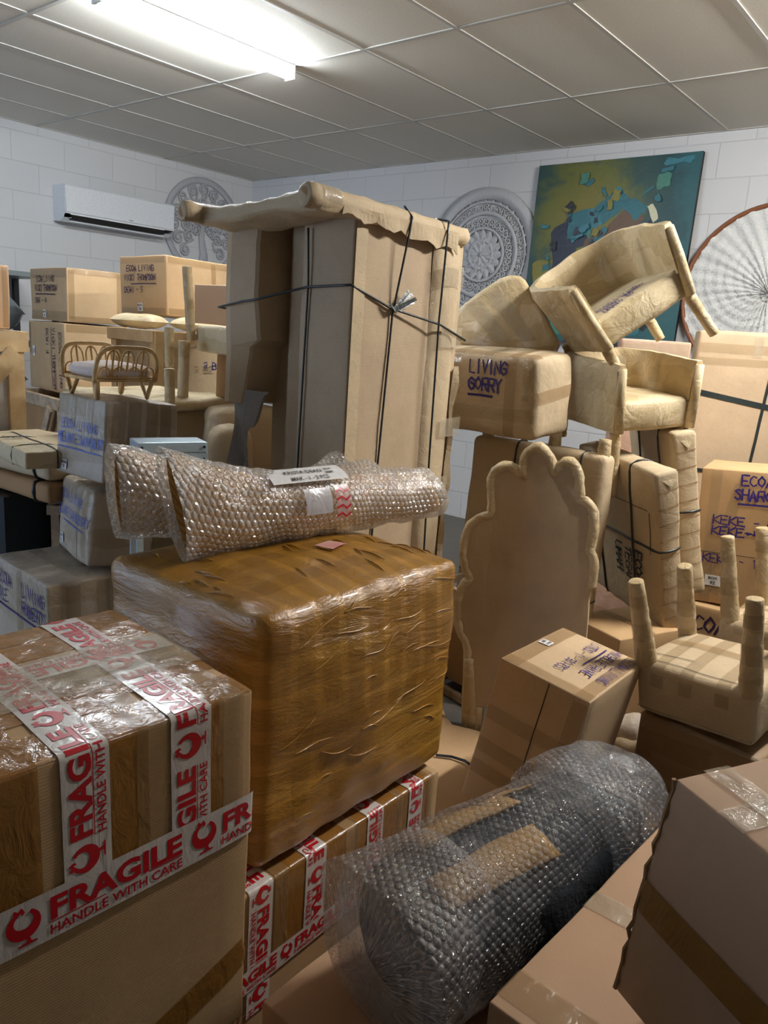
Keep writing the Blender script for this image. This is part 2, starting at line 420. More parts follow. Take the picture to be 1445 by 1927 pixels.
# marker handwriting: strokes on a 4 x 6 grid
SF = {'A':['00 26 40','12 32'],'B':['00 06 35 43 03','33 41 30 00'],'C':['45 26 04 02 20 41'],'D':['00 06 26 43 20 00'],'E':['46 06 00 40','03 33'],
'F':['46 06 00','03 33'],'G':['45 26 04 01 20 41 43 23'],'H':['00 06','40 46','03 43'],'I':['20 26'],'J':['46 41 20 01'],'K':['00 06','46 03 40'],'L':['06 00 40'],
'M':['00 06 22 46 40'],'N':['00 06 40 46'],'O':['26 04 02 20 42 44 26'],'P':['00 06 46 43 03'],'R':['00 06 46 43 03','23 40'],'S':['45 26 05 33 41 20 01'],
'T':['06 46','26 20'],'U':['06 01 20 41 46'],'V':['06 20 46'],'W':['06 10 24 30 46'],'X':['06 40','46 00'],'Y':['06 23 46','23 20'],'Z':['06 46 00 40'],
'0':['26 04 02 20 42 44 26'],'1':['15 26 20'],'2':['05 26 45 00 40'],'3':['05 36 33 13','33 31 01'],'4':['36 02 42','35 30'],'5':['46 06 03 33 31 00'],'6':['46 03 01 20 41 33 03'],
'8':['33 05 26 45 33 01 20 41 33'],'9':['40 45 16 04 43'],'-':['13 33'],'/':['00 46'],'.':['20 21'],'~':['03 14 12 24 22 34 33 43'],'#':['03 14 02 15 12 24 21 35 32 44 31 43','05 22 34 41','02 45']}
def ribbon(P, w):
    V = []; F = []; n = len(P)
    for i, p in enumerate(P):
        a = P[max(i-1, 0)]; b = P[min(i+1, n-1)]; dx, dy = b[0]-a[0], b[1]-a[1]; l = math.hypot(dx, dy) or 1
        dx /= l; dy /= l; e = 0
        if i == 0: e = -w/2
        if i == n-1: e = w/2
        q = (p[0] + dx*e, p[1] + dy*e); V += [(q[0] - dy*w/2, q[1] + dx*w/2), (q[0] + dy*w/2, q[1] - dx*w/2)]
    for i in range(n-1): F.append((2*i, 2*i+1, 2*i+3, 2*i+2))
    return V, F
def stroke_text(t, h, wd, thick=.1, seed=1):
    R = random.Random(seed); V = []; F = []; x = 0
    for ch in t:
        if ch == ' ': x += wd * .8; continue
        for st in SF.get(ch, []):
            P = [(x + (int(q[0]) + R.uniform(-.3, .3)) / 4 * wd * .8, (int(q[1]) + R.uniform(-.3, .3)) / 6 * h) for q in st.split()]
            if len(P) > 1:
                Q = []
                for a, b in zip(P[:-1], P[1:]): Q += [a, ((a[0]+b[0])/2, (a[1]+b[1])/2)]
                Q.append(P[-1]); v, f = ribbon(Q, thick * h * R.uniform(.8, 1.15)); n = len(V); V += v; F += [tuple(i+n for i in g) for g in f]
        x += wd
    return V, F
_fc = {}
def font_text(t, size, bold=0, xs=1.0):
    k = (t, size, bold, xs)
    if k not in _fc:
        cu = bpy.data.curves.new('t', 'FONT'); cu.body = t; cu.size = size; cu.offset = bold * size; cu.resolution_u = 3
        ob = bpy.data.objects.new('t', cu); col.objects.link(ob); dg = bpy.context.evaluated_depsgraph_get()
        me = bpy.data.meshes.new_from_object(ob.evaluated_get(dg))
        _fc[k] = ([(v.co.x * xs, v.co.y) for v in me.vertices], [tuple(p.vertices) for p in me.polygons])
        bpy.data.objects.remove(ob); bpy.data.curves.remove(cu); bpy.data.meshes.remove(me)
    return _fc[k]
def comb(*gs):
    V = []; F = []
    for (v, f), dx, dy in gs:
        n = len(V); V += [(p[0]+dx, p[1]+dy) for p in v]; F += [tuple(i+n for i in g) for g in f]
    return V, F
def poly2(P): return (list(P), [tuple(range(len(P)))])
def goblet(R):
    """fragile-glass mark: a round bowl shown as a red ring open at the rim, with crack, stem and foot"""
    V = []; F = []
    def add(g):
        n = len(V); V.extend(g[0]); F.extend([tuple(i+n for i in q) for q in g[1]])
    n = 26; a0, a1 = math.radians(118), math.radians(422)
    out = []; inn = []
    for i in range(n + 1):
        a = a0 + (a1 - a0) * i / n; w = .34 + .30 * (.5 - .5 * math.cos((a - a0) / (a1 - a0) * 2 * PI)) ; w *= 1.0
        out.append((R * math.cos(a), R * math.sin(a))); inn.append((R * (1 - w) * math.cos(a) , R * (1 - w) * math.sin(a) + .10*R))
    m_ = len(V); V.extend(out + inn); k = n + 1
    for i in range(n): F.append((m_+i, m_+i+1, m_+k+i+1, m_+k+i))
    add(poly2([(-.62*R, .95*R), (-.5*R, 1.18*R), (-.28*R, 1.0*R), (-.1*R, 1.2*R), (.02*R, 1.02*R), (.1*R, .8*R), (-.08*R, .62*R), (-.15*R, .85*R), (-.35*R, .72*R)]))
    add(poly2([(.1*R, -.95*R), (.3*R, -.9*R), (.42*R, -1.25*R), (.75*R, -1.3*R), (.75*R, -1.42*R), (-.35*R, -1.42*R), (-.35*R, -1.3*R), (.12*R, -1.25*R)]))
    return V, F
def fragile_unit(W):
    """one repeat of the printed tape, W = tape width; returns mesh and repeat length"""
    F1 = font_text('FRAGILE', W * .62, .036, 1.0); w1 = max(p[0] for p in F1[0]); F2 = font_text('HANDLE WITH CARE', W * .275, .016); w2 = max(p[0] for p in F2[0])
    k = (2.75 * W) / w1; F1 = ([(p[0]*k, p[1]) for p in F1[0]], F1[1]); k2 = (2.75 * W) / w2; F2 = ([(p[0]*k2, p[1]) for p in F2[0]], F2[1])
    line = poly2([(0, 0), (2.75*W, 0), (2.75*W, .022*W), (0, .022*W)])
    return comb((goblet(.30*W), .38*W, .06*W), (F1, .82*W, -.09*W), (line, .82*W, -.155*W), (F2, .82*W, -.40*W)), 3.72 * W
def fragile_tape(sb, path, up, W, parent, start=0.0, lift=0.0):
    """white tape with red print along path; reading direction is the path direction, 'up' the letters' up"""
    st = sb.strip(path, up, W, WTAPE, parent, .0028 + lift, 'fragile_tape')
    L = sum((Vector(b) - Vector(a)).length for a, b in zip(path[:-1], path[1:])); g, rep = fragile_unit(W); x = start; parts = []
    while x < L: parts.append((g, x, 0)); x += rep
    G = comb(*parts); sb.decal(G, path, up, RED, st, 'red_print', .0036 + lift)
    return st

# ------------------------------------------------------------------ the room
XL, YB, ZC = -6.635, 5.688, CAM_H + 1.4728
XR, YF = 3.6, -2.45
def m_block():
    m, N, L, P = mat('painted_block_wall'); co = coord(N)
    mp = N.new('ShaderNodeMapping'); L.new(co, mp.inputs[0])
    b = N.new('ShaderNodeTexBrick'); b.inputs['Scale'].default_value = 1; b.inputs['Brick Width'].default_value = .45; b.inputs['Row Height'].default_value = .227
    b.inputs['Mortar Size'].default_value = .0045; b.inputs['Mortar Smooth'].default_value = .6
    b.inputs['Color1'].default_value = (.60, .60, .605, 1); b.inputs['Color2'].default_value = (.575, .577, .585, 1); b.inputs['Mortar'].default_value = (.52, .52, .53, 1)
    L.new(mp.outputs[0], b.inputs['Vector']); L.new(b.outputs['Color'], P.inputs['Base Color']); P.inputs['Roughness'].default_value = .7
    n = noise_node(N, L, co, 60, 4, .6); h = math_n(N, L, 'SUBTRACT', math_n(N, L, 'MULTIPLY', n, .2), b.outputs['Fac'])
    L.new(bump(N, L, h, .5, .006), P.inputs['Normal']); return m
BLOCK = m_block()
def wall(name, o, ex, ey, wdt, hgt, m=None, holes=None):
    """wall whose local x,y run along and up it, so the block texture follows"""
    t = .12
    if not holes:
        mb = MB().box(0, 0, -t, wdt, hgt, 0)
    else:
        x0, x1, z1 = holes; mb = MB().box(0, 0, -t, x0, hgt, 0); mb.box(x1, 0, -t, wdt, hgt, 0); mb.box(x0, z1, -t, x1, hgt, 0)
    ob = mb.build(name, m or BLOCK); ob['kind'] = 'structure'
    ex = Vector(ex); ey = Vector(ey); ez = ex.cross(ey); Mx = Matrix((ex, ey, ez)).transposed().to_4x4(); Mx.translation = Vector(o); ob.matrix_world = Mx
    return ob
wall('wall_back', (XL, YB, 0), (1, 0, 0), (0, 0, 1), XR - XL, ZC)
wall('wall_left', (XL, YF, 0), (0, 1, 0), (0, 0, 1), YB - YF, ZC)
GREYW = m_plain('low_bounce_grey_wall', '8A8782', .8)  # made-up grey for the unseen walls, to cut bounce light on the foreground
wall('wall_right', (XR, YB, 0), (0, -1, 0), (0, 0, 1), YB - YF, ZC, GREYW)
wall('wall_front', (XR, YF, 0), (-1, 0, 0), (0, 0, 1), XR - XL, ZC, GREYW, holes=(7.2, 9.9, 2.4))
FLOORM = m_plain('concrete_floor', '58544E', .6, bmp=.1, bscale=8)
struct('floor', *(lambda b: (b.V, b.F))(MB().box(XL-.12, YF-.12, -.1, XR+.12, YB+.12, 0)), FLOORM)
CEILM = m_plain('ceiling_panel', 'D3CEC3', .75, bmp=.05, bscale=90)
CEILG = m_plain('ceiling_grid_white', 'B4B1AA', .5)
ce = struct('ceiling', *(lambda b: (b.V, b.F))(MB().box(XL-.12, YF-.12, ZC, XR+.12, YB+.12, ZC+.1)), CEILM)
gb = MB(); x = -6.073
while x < XR:
    gb.box(x-.011, YF, ZC-.005, x+.011, YB, ZC); x += .6
y = 3.378 - 1.2136 * 4
while y < YB:
    gb.box(XL, y-.011, ZC-.0055, XR, y+.011, ZC); y += 1.2136
gb.box(XL, YB-.022, ZC-.006, XR, YB, ZC); gb.box(XL, YF, ZC-.006, XL+.022, YB, ZC)
go = gb.build('trim_1', CEILG); go['kind'] = 'structure'

def emis(name, c, s):
    m = bpy.data.materials.new(name); m.use_nodes = True; N = m.node_tree.nodes; N.clear()
    e = N.new('ShaderNodeEmission'); e.inputs[0].default_value = (*c, 1); e.inputs[1].default_value = s
    o = N.new('ShaderNodeOutputMaterial'); m.node_tree.links.new(e.outputs[0], o.inputs[0]); return m
TUBE_C = emis('lit_tube_cool', LAMP_COOL, LAMP_E); TUBE_W = emis('lit_tube_warm', LAMP_WARM, LAMP_WARM_E)
HOUS = m_plain('lamp_housing', 'E8EAEC', .4)
def ceiling_light(x, y0, y1, m, label):
    t = thing('ceiling_light', label, 'ceiling light', (x, (y0+y1)/2, ZC - .006)); h = (y1-y0)/2
    MB().box(-.028, -h, -.028, .028, h, 0).build('housing', HOUS, t)
    P = []
    for i in range(13):
        a = PI * i / 12; P.append((-math.cos(a) * .034, -.028 - math.sin(a) * .012 - (.032 if 0 < i < 12 else 0)))
    mb = MB(); V = []; F = []; n = len(P)
    for yy in (-h + .006, h - .006):
        for p in P: V.append(Vector((p[0], yy, p[1])))
    for i in range(n): F.append((i, (i+1) % n, n + (i+1) % n, n + i))
    F.append(tuple(range(n))[::-1]); F.append(tuple(range(n, 2*n)))
    mk('diffuser', V, F, m, t)
    for s in (-1, 1): MB().box(-.036, s*h - .006, -.076, .036, s*h + .006, 0).build('end_cap', HOUS, t)
    return t
ceiling_light(-3.615, 2.15, 3.36, TUBE_C, 'long lit fluorescent batten light on the panelled ceiling')
ceiling_light(-.15, 3.1, 4.31, TUBE_W, 'lit ceiling batten above the right-hand chairs, outside the view')

# ------------------------------------------------------------------ things on the walls
def air_conditioner():
    t = thing('air_conditioner', 'white wall-mounted split air conditioner on the left block wall', 'air conditioner', (XL, 4.05, 2.31))
    # profile in (x out of wall, z), extruded along y
    P = [(0, .0), (.10, -.005), (.165, .025), (.19, .055), (.20, .27), (.185, .285), (0, .285)]
    h = .535; V = [Vector((p[0], yy, p[1])) for yy in (-h, h) for p in P]; n = len(P)
    F = [(i, i + n, (i+1) % n + n, (i+1) % n) for i in range(n) if i != 2]; F += [tuple(range(n)), tuple(range(2*n-1, n-1, -1))]
    mk('casing', V, F, m_plain('ac_white', 'DADDE0', .35), t)
    MB().box(.120, -h + .06, .012, .190, h - .1, .048).build('air_outlet', DARK, t)
    lv = MB(); lv.bar((.165, -h + .05, .024), (.165, h - .1, .024), .03, .004); lv.bar((.185, -h + .05, .052), (.185, h - .1, .052), .012, .006)
    lo = lv.build('louvre', HOUS, t)
    fl = MB().bar((.150, -h + .05, -.004), (.150, h - .1, -.004), .06, .006).build('louvre', HOUS, t)
    pn = MB(); pn.box(.1985, -.53, .066, .2015, .53, .272); pn.build('front_panel', m_plain('ac_panel', 'D8DADD', .3), t)
    MB().box(.2012, .06, .078, .2022, .10, .086).build('badge', m_plain('badge_grey', '8A8C90', .4), t)
air_conditioner()

def spiral(c, r, a0, turns, n=26, s=1):
    return [(c[0] + r * (1 - .86*i/n) * math.cos(a0 + s*turns*2*PI*i/n), c[1] + r * (1 - .86*i/n) * math.sin(a0 + s*turns*2*PI*i/n)) for i in range(n + 1)]
WHITEC = m_plain('whitewashed_carving', 'ABABB0', .75, bmp=.15)
WHITEC2 = m_plain('whitewashed_carving_bright', 'B9BABD', .75, bmp=.15)
def annulus(mb, r0, r1, z0, z1, n=72):
    V = []; F = []
    for i in range(n):
        a = 2*PI*i/n; c, s_ = math.cos(a), math.sin(a)
        V += [Vector((r0*c, r0*s_, z0)), Vector((r1*c, r1*s_, z0)), Vector((r1*c, r1*s_, z1)), Vector((r0*c, r0*s_, z1))]
    for i in range(n):
        j = (i+1) % n
        for k in range(4): F.append((4*i+k, 4*i+(k+1) % 4, 4*j+(k+1) % 4, 4*j+k))
    mb.add(V, F)
def tree_disc():
    t = thing('tree_wall_carving', 'round carved tree of life with curling branches on the left wall', 'wall carving', (XL + .012, 5.06, 2.47), (0, 0, 0))
    t.rotation_euler = Euler((PI/2, 0, PI/2))
    mb = MB(); annulus(mb, .405, .465, -.008, .012); mb.build('ring', WHITEC, t, True)
    mb = MB(); mb.tube([(0, -.42, 0), (.01, -.25, 0), (-.02, -.1, 0), (0, .02, 0)], [.075, .045, .035, .03], 8, flat=.4)
    R = random.Random(3); C = []
    for ring, n, rr in ((.33, 13, .062), (.21, 9, .058), (.10, 5, .05)):
        for k in range(n):
            a = -PI*.28 + (PI*1.56) * k / (n - 1) if ring > .3 else -PI*.2 + PI*1.4 * k / (n-1)
            C.append((ring*math.cos(a), ring*math.sin(a) + .02, rr, a))
    for cx, cy, rr, a in C:
        sp = spiral((cx, cy), rr, a + PI + .6, 1.9, 30, R.choice((-1, 1)))
        mb.tube([(0, .0, 0), (cx*.35, cy*.45, 0), (sp[0][0]*.85, sp[0][1]*.85, 0)] if False else [(cx*.55, cy*.55, 0), (sp[0][0], sp[0][1], 0)], .009, 5, flat=.8)
        mb.tube([(p[0], p[1], .002) for p in sp], [.011 - .005*i/30 for i in range(31)], 5, flat=.8)
    for a in (.5, 1.1, 1.6, 2.1, 2.7): mb.tube([(0, 0, 0), (.1*math.cos(a), .1*math.sin(a)+.02, 0), (.32*math.cos(a), .32*math.sin(a)+.02, 0)], [.022, .014, .008], 6, flat=.5)
    mb.build('tree', WHITEC, t, True)
tree_disc()
def mandala():
    t = thing('mandala_wall_carving', 'round whitewashed carved mandala panel on the back wall', 'wall carving', (-3.72, YB - .012, 2.25), (PI/2, 0, 0))
    mb = MB(); annulus(mb, .435, .53, -.01, .012); annulus(mb, .315, .345, -.01, .015); annulus(mb, .10, .125, -.01, .02); annulus(mb, .20, .22, -.01, .015); annulus(mb, .405, .420, -.01, .01); annulus(mb, .0, .03, -.01, .024)
    mb.build('ring', WHITEC2, t, True)
    mb = MB()
    for k in range(36):   # triangle border just inside the rim
        a = 2*PI*k/36; c = Vector((math.cos(a), math.sin(a), 0)); s_ = Vector((-math.sin(a), math.cos(a), 0))
        P = [c*.405 - s_*.022, c*.405 + s_*.022, c*.44]; V = [p + Vector((0, 0, z)) for z in (-.006, .008) for p in P]
        mb.add(V, [(0, 2, 1), (3, 4, 5), (0, 1, 4, 3), (1, 2, 5, 4), (2, 0, 3, 5)])
    R = random.Random(5)
    for k in range(44):
        a = 2*PI*k/44
        for rr, q in ((.375, .028), (.355, .02)):
            c = (rr*math.cos(a + R.uniform(-.02, .02)), rr*math.sin(a)); mb.tube([(p[0], p[1], 0) for p in spiral(c, q, R.uniform(0, 6), 1.2, 10)], .0062, 4)
    for k in range(30):
        a = 2*PI*k/30; c = (.268*math.cos(a), .268*math.sin(a)); mb.tube([(p[0], p[1], 0) for p in spiral(c, .034, a + R.uniform(-1, 1), 1.5, 12)], .0075, 4)
        c = (.24*math.cos(a+.1), .24*math.sin(a+.1)); mb.tube([(p[0], p[1], 0) for p in spiral(c, .02, a, 1.1, 8)], .006, 4)
    mb.build('lattice', WHITEC2, t, True)
    mb = MB()
    for n, r0, r1, w_, z in ((16, .10, .205, .032, .006), (12, .03, .15, .028, .014), (8, .02, .09, .022, .022)):
        for k in range(n):
            a = 2*PI*(k + (n == 12)*.5)/n; c = Vector((math.cos(a), math.sin(a), 0)); s_ = Vector((-math.sin(a), math.cos(a), 0)); V = []
            for i in range(7):
                f = i/6; ww = w_ * math.sin(PI * (.15 + .85*f) ** 1.3) ** .8 if f < 1 else 0
                for q in (-1, 0, 1): V.append(c*(r0 + (r1-r0)*f) + s_*ww*q + Vector((0, 0, z + (.008 if q == 0 else 0))))
            mb.add(V, [(i*3+q, (i+1)*3+q, (i+1)*3+q+1, i*3+q+1) for i in range(6) for q in (0, 1)])
    mb.build('rosette', WHITEC2, t)
mandala()
def painting():
    w_, h_ = 1.24, 1.30
    t = thing('abstract_painting', 'large unframed abstract painting in olive and teal leaning on the back wall', 'painting', (-2.62, YB - .06, 1.60), (0, 0, 0))
    m, N, L, P = mat('painted_canvas'); co = coord(N)
    n1 = noise_node(N, L, co, 1.7, 5, .62, dist=1.2); n2 = noise_node(N, L, co, 9, 6, .7, dist=.8)
    sx = N.new('ShaderNodeSeparateXYZ'); L.new(co, sx.inputs[0])
    # olive towards the upper left centre of the canvas, teal towards the edges (paint, not light)
    dx = math_n(N, L, 'ADD', sx.outputs[0], .22); dz = math_n(N, L, 'SUBTRACT', sx.outputs[2], .95)
    d = math_n(N, L, 'SQRT', math_n(N, L, 'ADD', math_n(N, L, 'MULTIPLY', dx, dx), math_n(N, L, 'MULTIPLY', dz, dz)))
    f = math_n(N, L, 'ADD', math_n(N, L, 'MULTIPLY', d, .8), math_n(N, L, 'ADD', math_n(N, L, 'MULTIPLY', n1, .5), math_n(N, L, 'MULTIPLY', n2, .22)))
    L.new(ramp(N, L, f, [(.40, srgb('6E6722')), (.62, srgb('5F6325')), (.74, srgb('2A4740')), (.90, srgb('183F43')), (1.0, srgb('235358'))]), P.inputs['Base Color'])
    P.inputs['Roughness'].default_value = .45; L.new(bump(N, L, n2, .3, .01), P.inputs['Normal'])
    mb = MB().box(-w_/2, -.018, 0, w_/2, .018, h_); V = mb.V; F = list(mb.F); fm = [1]*6; fm[2] = 0
    mats = [m, m_plain('canvas_edge_black', '101012', .6)]
    cols = {'teal': '25626C', 'blue': '2F6F7C', 'navy': '1C2438', 'green': '3F7564', 'brown': '5F4632', 'cream': 'C3C2A5', 'olive': '77712C', 'black': '15181B'}
    idx = {}
    for k, v in cols.items(): idx[k] = len(mats); mats.append(m_plain('paint_' + k, v, .45, bmp=.3, bscale=40))
    R = random.Random(11)
    def patch(cx, cz, a, b, ang, c, jag=.011):
        n = len(V); P = []
        for i in range(14):
            q = i / 14 * 4; s_ = int(q); g = q - s_; x, y = [(-1 + 2*g, -1), (1, -1 + 2*g), (1 - 2*g, 1), (-1, 1 - 2*g)][s_]
            x = x*a + R.uniform(-jag, jag); y = y*b + R.uniform(-jag, jag)
            P.append((cx + x*math.cos(ang) - y*math.sin(ang), cz + x*math.sin(ang) + y*math.cos(ang)))
        d = -.0185 - .0002 * (len(F) - 6)
        V.extend(Vector((p[0], d, p[1])) for p in P); F.append(tuple(range(n, n + 14))); fm.append(idx[c])
    for p in [(-.28,.78,.16,.11,.3,'navy'),(-.33,.66,.1,.12,.2,'navy'),(-.22,.86,.10,.09,.2,'teal'),(-.10,.90,.04,.07,.5,'blue'),(-.1,.76,.05,.05,.2,'green'),(.02,.98,.12,.07,.6,'teal'),(.05,1.05,.03,.05,.2,'blue'),
              (.14,.85,.13,.08,.7,'brown'),(.20,.95,.07,.06,-.7,'teal'),(.33,.92,.022,.06,.5,'cream'),(-.04,.70,.12,.08,.4,'brown'),(-.02,.62,.04,.03,.3,'cream'),(.3,.55,.12,.2,.2,'green'),(.44,.5,.06,.12,.1,'olive'),
              (.0,.3,.2,.16,.1,'teal'),(.15,.18,.05,.14,0,'olive'),(.35,.22,.06,.12,0,'black'),(.2,.3,.05,.1,.05,'blue'),(.3,.2,.05,.14,0,'teal'),(-.35,.32,.14,.14,.2,'teal'),(-.2,.12,.16,.08,0,'green'),
              (.47,1.25,.1,.02,.05,'blue'),(.38,1.13,.05,.05,.1,'green'),(-.5,.5,.07,.1,.1,'olive')]: patch(*p)
    for i in range(70): patch(max(-.5, min(.5, R.gauss(-.02, .22))), max(.1, min(1.2, R.gauss(.72, .2))), R.uniform(.008, .05), R.uniform(.008, .04), R.uniform(-.3, .9), R.choice(['teal', 'blue', 'navy', 'green', 'teal', 'black', 'olive']), .007)
    mk('canvas', V, F, None, t, mats=mats, fm=fm)
    t.rotation_euler = (-.03, 0, 0)
painting()
def macrame():
    t = thing('macrame_wall_hanging', 'round white crocheted hanging in a rattan hoop on the back wall', 'wall hanging', (-1.44, YB - .03, 1.98), (PI/2, 0, 0))
    R0 = .56
    MB().tube([(R0*math.cos(2*PI*i/72), R0*math.sin(2*PI*i/72), 0) for i in range(72)], .016, 8, closed=True).build('hoop', m_plain('hoop_brown', '7C4A2B', .5), t, True)
    V = [Vector((0, 0, 0))]; F = []; nr, na = 46, 144
    for j in range(1, nr + 1):
        r_ = (R0 - .012) * j / nr
        for i in range(na):
            a = 2*PI*i/na; z = .014 * math.sin(i/na*2*PI*36 + j*1.2) * math.sin(j * 1.35) + .008*math.sin(a*12 + j*.55)*math.sin(j*.5)
            V.append(Vector((r_*math.cos(a), r_*math.sin(a), z)))
    for i in range(na): F.append((0, 1 + i, 1 + (i+1) % na))
    for j in range(nr - 1):
        for i in range(na): a = 1 + j*na; F.append((a + i, a + na + i, a + na + (i+1) % na, a + (i+1) % na))
    mk('lace', V, F, m_plain('cotton_lace', 'D6D6D3', .9, bmp=.9, bscale=70), t, True)
    mb = MB(); top = Vector((.02, .86, 0))
    for a in (1.35, 1.47, 1.62, 1.75): mb.tube([(R0*math.cos(a), R0*math.sin(a), .01), top], .0025, 4)
    mb.build('hanging_cord', CUSH, t)
    MB().tube([(.02, .865, .03), (.02, .86, -.03)], .004, 6).build('nail', METAL_D, t)
macrame()

# ------------------------------------------------------------------ foreground
def box_thing(name, label, cat, loc, rot, dims, m, group=None, body='carton', **k):
    t = thing(name, label, cat, loc, rot, group); s = SB(*dims, **k); s.body(body, m, t); return t, s

# big FRAGILE carton, front left
t, s = box_thing('cardboard_box', 'large cardboard box bottom left covered in red and white FRAGILE tape', 'box', (-1.155, .486, .30), (0, 0, 1.513), (.66, .475, .66), CARD, r=.006, bulge=.006, amp=.003)
U, V_, W_ = .66, .475, .66; TW = .072
for u, wd, m_ in ((-.27, .12, BTAPE), (-.08, .10, BTAPE), (.085, .10, BTAPE), (.245, .05, BTAPE), (-.15, .05, BTAPE_L), (.14, .05, BTAPE_L), (.285, .05, BTAPE_L)):
    s.strip([(u, -V_/2, .43 if wd > .06 else .40), (u, -V_/2, W_), (u, V_/2, W_)], (1, 0, 0), wd, m_, t, .0012 + (.0006 if wd < .06 else 0))
for v in (-.2, -.09, .02, .12, .2): s.strip([(-U/2, v, W_), (U/2, v, W_)], (0, 1, 0), .075, BTAPE if v != .02 else CTAPE, t, .0018)
s.strip([(-.1, -.06, W_), (U/2, -.06, W_), ], (0, 1, 0), .06, STAPE, t, .0050, 'clear_tape')
s.strip([(-U/2, .01, W_), (U/2, .01, W_), (U/2, .01, .55)], (0, 1, 0), .12, STAPE, t, .0054, 'clear_tape')
s.tape('front', -.02, .04, .33, .15, .06, BTAPE, t)
fragile_tape(s, [(U/2, .03, W_), (-U/2, .03, W_)], (0, -1, 0), .066, t, start=.02)
fragile_tape(s, [(.035, -V_/2, .43), (.035, -V_/2, W_), (.035, V_/2, W_)], (-1, 0, 0), TW, t, start=-.232)
fragile_tape(s, [(.208, -V_/2, .43), (.208, -V_/2, W_), (.215, V_/2, W_)], (-1, 0, 0), TW, t, start=-.12)
fragile_tape(s, [(-.33, -V_/2, .433), (U/2, -V_/2, .433)], (0, 0, 1), .078, t, start=-.05, lift=.0026)
fragile_tape(s, [(-.20, -V_/2, .43), (-.20, -V_/2, W_), (-.20, V_/2, W_)], (-1, 0, 0), TW, t, start=-.05)
s.write('front', -.09, .2, 'O', .05, t, INK_K, rot=-.6, name='marker_scrawl', thick=.05)

t, s = box_thing('cardboard_box', 'cardboard box with FRAGILE tape under the mustard taped bale', 'box', (-1.298, 1.269, 0), (0, 0, 1.566), (.70, .50, .395), CARD, r=.007, bulge=.001, amp=.002, seed=2)
Y2 = -.25; W2 = .395
for u, wd, m_ in ((-.21, .09, BTAPE), (-.06, .07, BTAPE), (.03, .04, BTAPE), (.13, .08, BTAPE), (.20, .05, BTAPE), (.29, .04, BTAPE), (-.235, .04, BTAPE_L), (-.005, .05, BTAPE_L), (.178, .02, BTAPE_L), (.31, .03, BTAPE_L)):
    s.strip([(u, Y2, .19), (u, Y2, W2), (u, Y2 + .1, W2)], (1, 0, 0), wd, m_, t, .0012 + (.0008 if m_ == BTAPE_L else 0))
for u, up, st in ((-.295, 1, .03), (-.13, 1, .07)):
    fragile_tape(s, [(u, Y2 + .1, W2), (u, Y2, W2), (u, Y2, .08 if u < -.2 else .21)], (1, 0, 0), .066, t, start=-.18 + st)
for u, st in ((.080, -.02), (.245, -.12)):
    fragile_tape(s, [(u, Y2, .21), (u, Y2, W2), (u, Y2 + .1, W2)], (-1, 0, 0), .060, t, start=st)
fragile_tape(s, [(-.345, Y2, .180), (.35, Y2, .205)], (0, 0, 1), .056, t, start=-.10, lift=.0026)

# mustard taped bale
t = thing('taped_bale', 'large bulging bale wrapped all over in glossy mustard-brown tape', 'parcel', (-1.345, 1.315, .414), (0, 0, 1.569))
s = SB(.685, .56, .575, r=.026, bulge=.024, amp=.013, freq=4, seed=4, seg=.016)
s.body('wrapped_body', ORANGE, t)
R = random.Random(2)
for i in range(9):
    u = -.30 + i * .073; s.strip([(u, -.28, .10 + R.uniform(0, .3)), (u, -.28, .575), (u + R.uniform(-.02, .02), .28, .575)], (1, 0, 0), .05, OTAPE, t, .0016, 'tape', seg=.02)
for i in range(7):
    z = .05 + i * .077 + R.uniform(-.01, .01); s.strip([(-.34, .28, z), (-.34, -.28, z), (.34, -.28, z + R.uniform(-.02, .02)), ], (0, 0, 1), .05, OTAPE, t, .0020, 'tape', seg=.02)
for v in (-.16, -.02, .12, .22): s.strip([(-.34, v, .575), (.34, v, .575)], (0, 1, 0), .05, OTAPE, t, .0024, 'tape', seg=.02)
for i in range(30):   # raised wrinkles in the tape running over the top and corner
    u = R.uniform(-.32, .33); v = R.uniform(-.27, .2); l = R.uniform(.03, .09); dz = R.uniform(-.02, .02)
    P = [s.map((u + dz*q, v + l*q, .575), .0035 if 0 < q < 1 else -.001) for q in (0, .3, .6, 1)]
    MB().tube(P, [.001, .0022, .0022, .001], 5).build('tape_wrinkle', ORANGE, t, True)
for i in range(46):   # long pulled creases across the two visible sides
    z = R.uniform(.06, .55); u = R.uniform(-.33, .25); l = R.uniform(.05, .16); sl = R.uniform(-.25, .45); k = R.random() < .68
    q = (lambda f: (u + l*f, -.28, min(.56, z + sl*l*f + .006*math.sin(f*5 + i)))) if k else (lambda f: (-.3425, -.24 + (u+.33)*.6 + l*f, min(.56, z - .3*sl*l*f + .006*math.sin(f*4 + i))))
    MB().tube([s.map(q(f/6), .0018 if 0 < f < 6 else -.001) for f in range(7)], [.0006, .0012, .0017, .0018, .0017, .0012, .0006], 5).build('tape_wrinkle', ORANGE, t, True)
m, N, L, P = mat('pink_dotted_sticker'); co = coord(N, 'Object')
vo = N.new('ShaderNodeTexVoronoi'); vo.inputs['Scale'].default_value = 130; vo.inputs['Randomness'].default_value = 0; L.new(co, vo.inputs[0])
L.new(ramp(N, L, vo.outputs['Distance'], [(.3, srgb('C23A5C')), (.36, srgb('D9A79A'))]), P.inputs['Base Color'])
s.quad('top', .055, -.075, .125, -.02, m, t, 'sticker', .006, rot=.2)

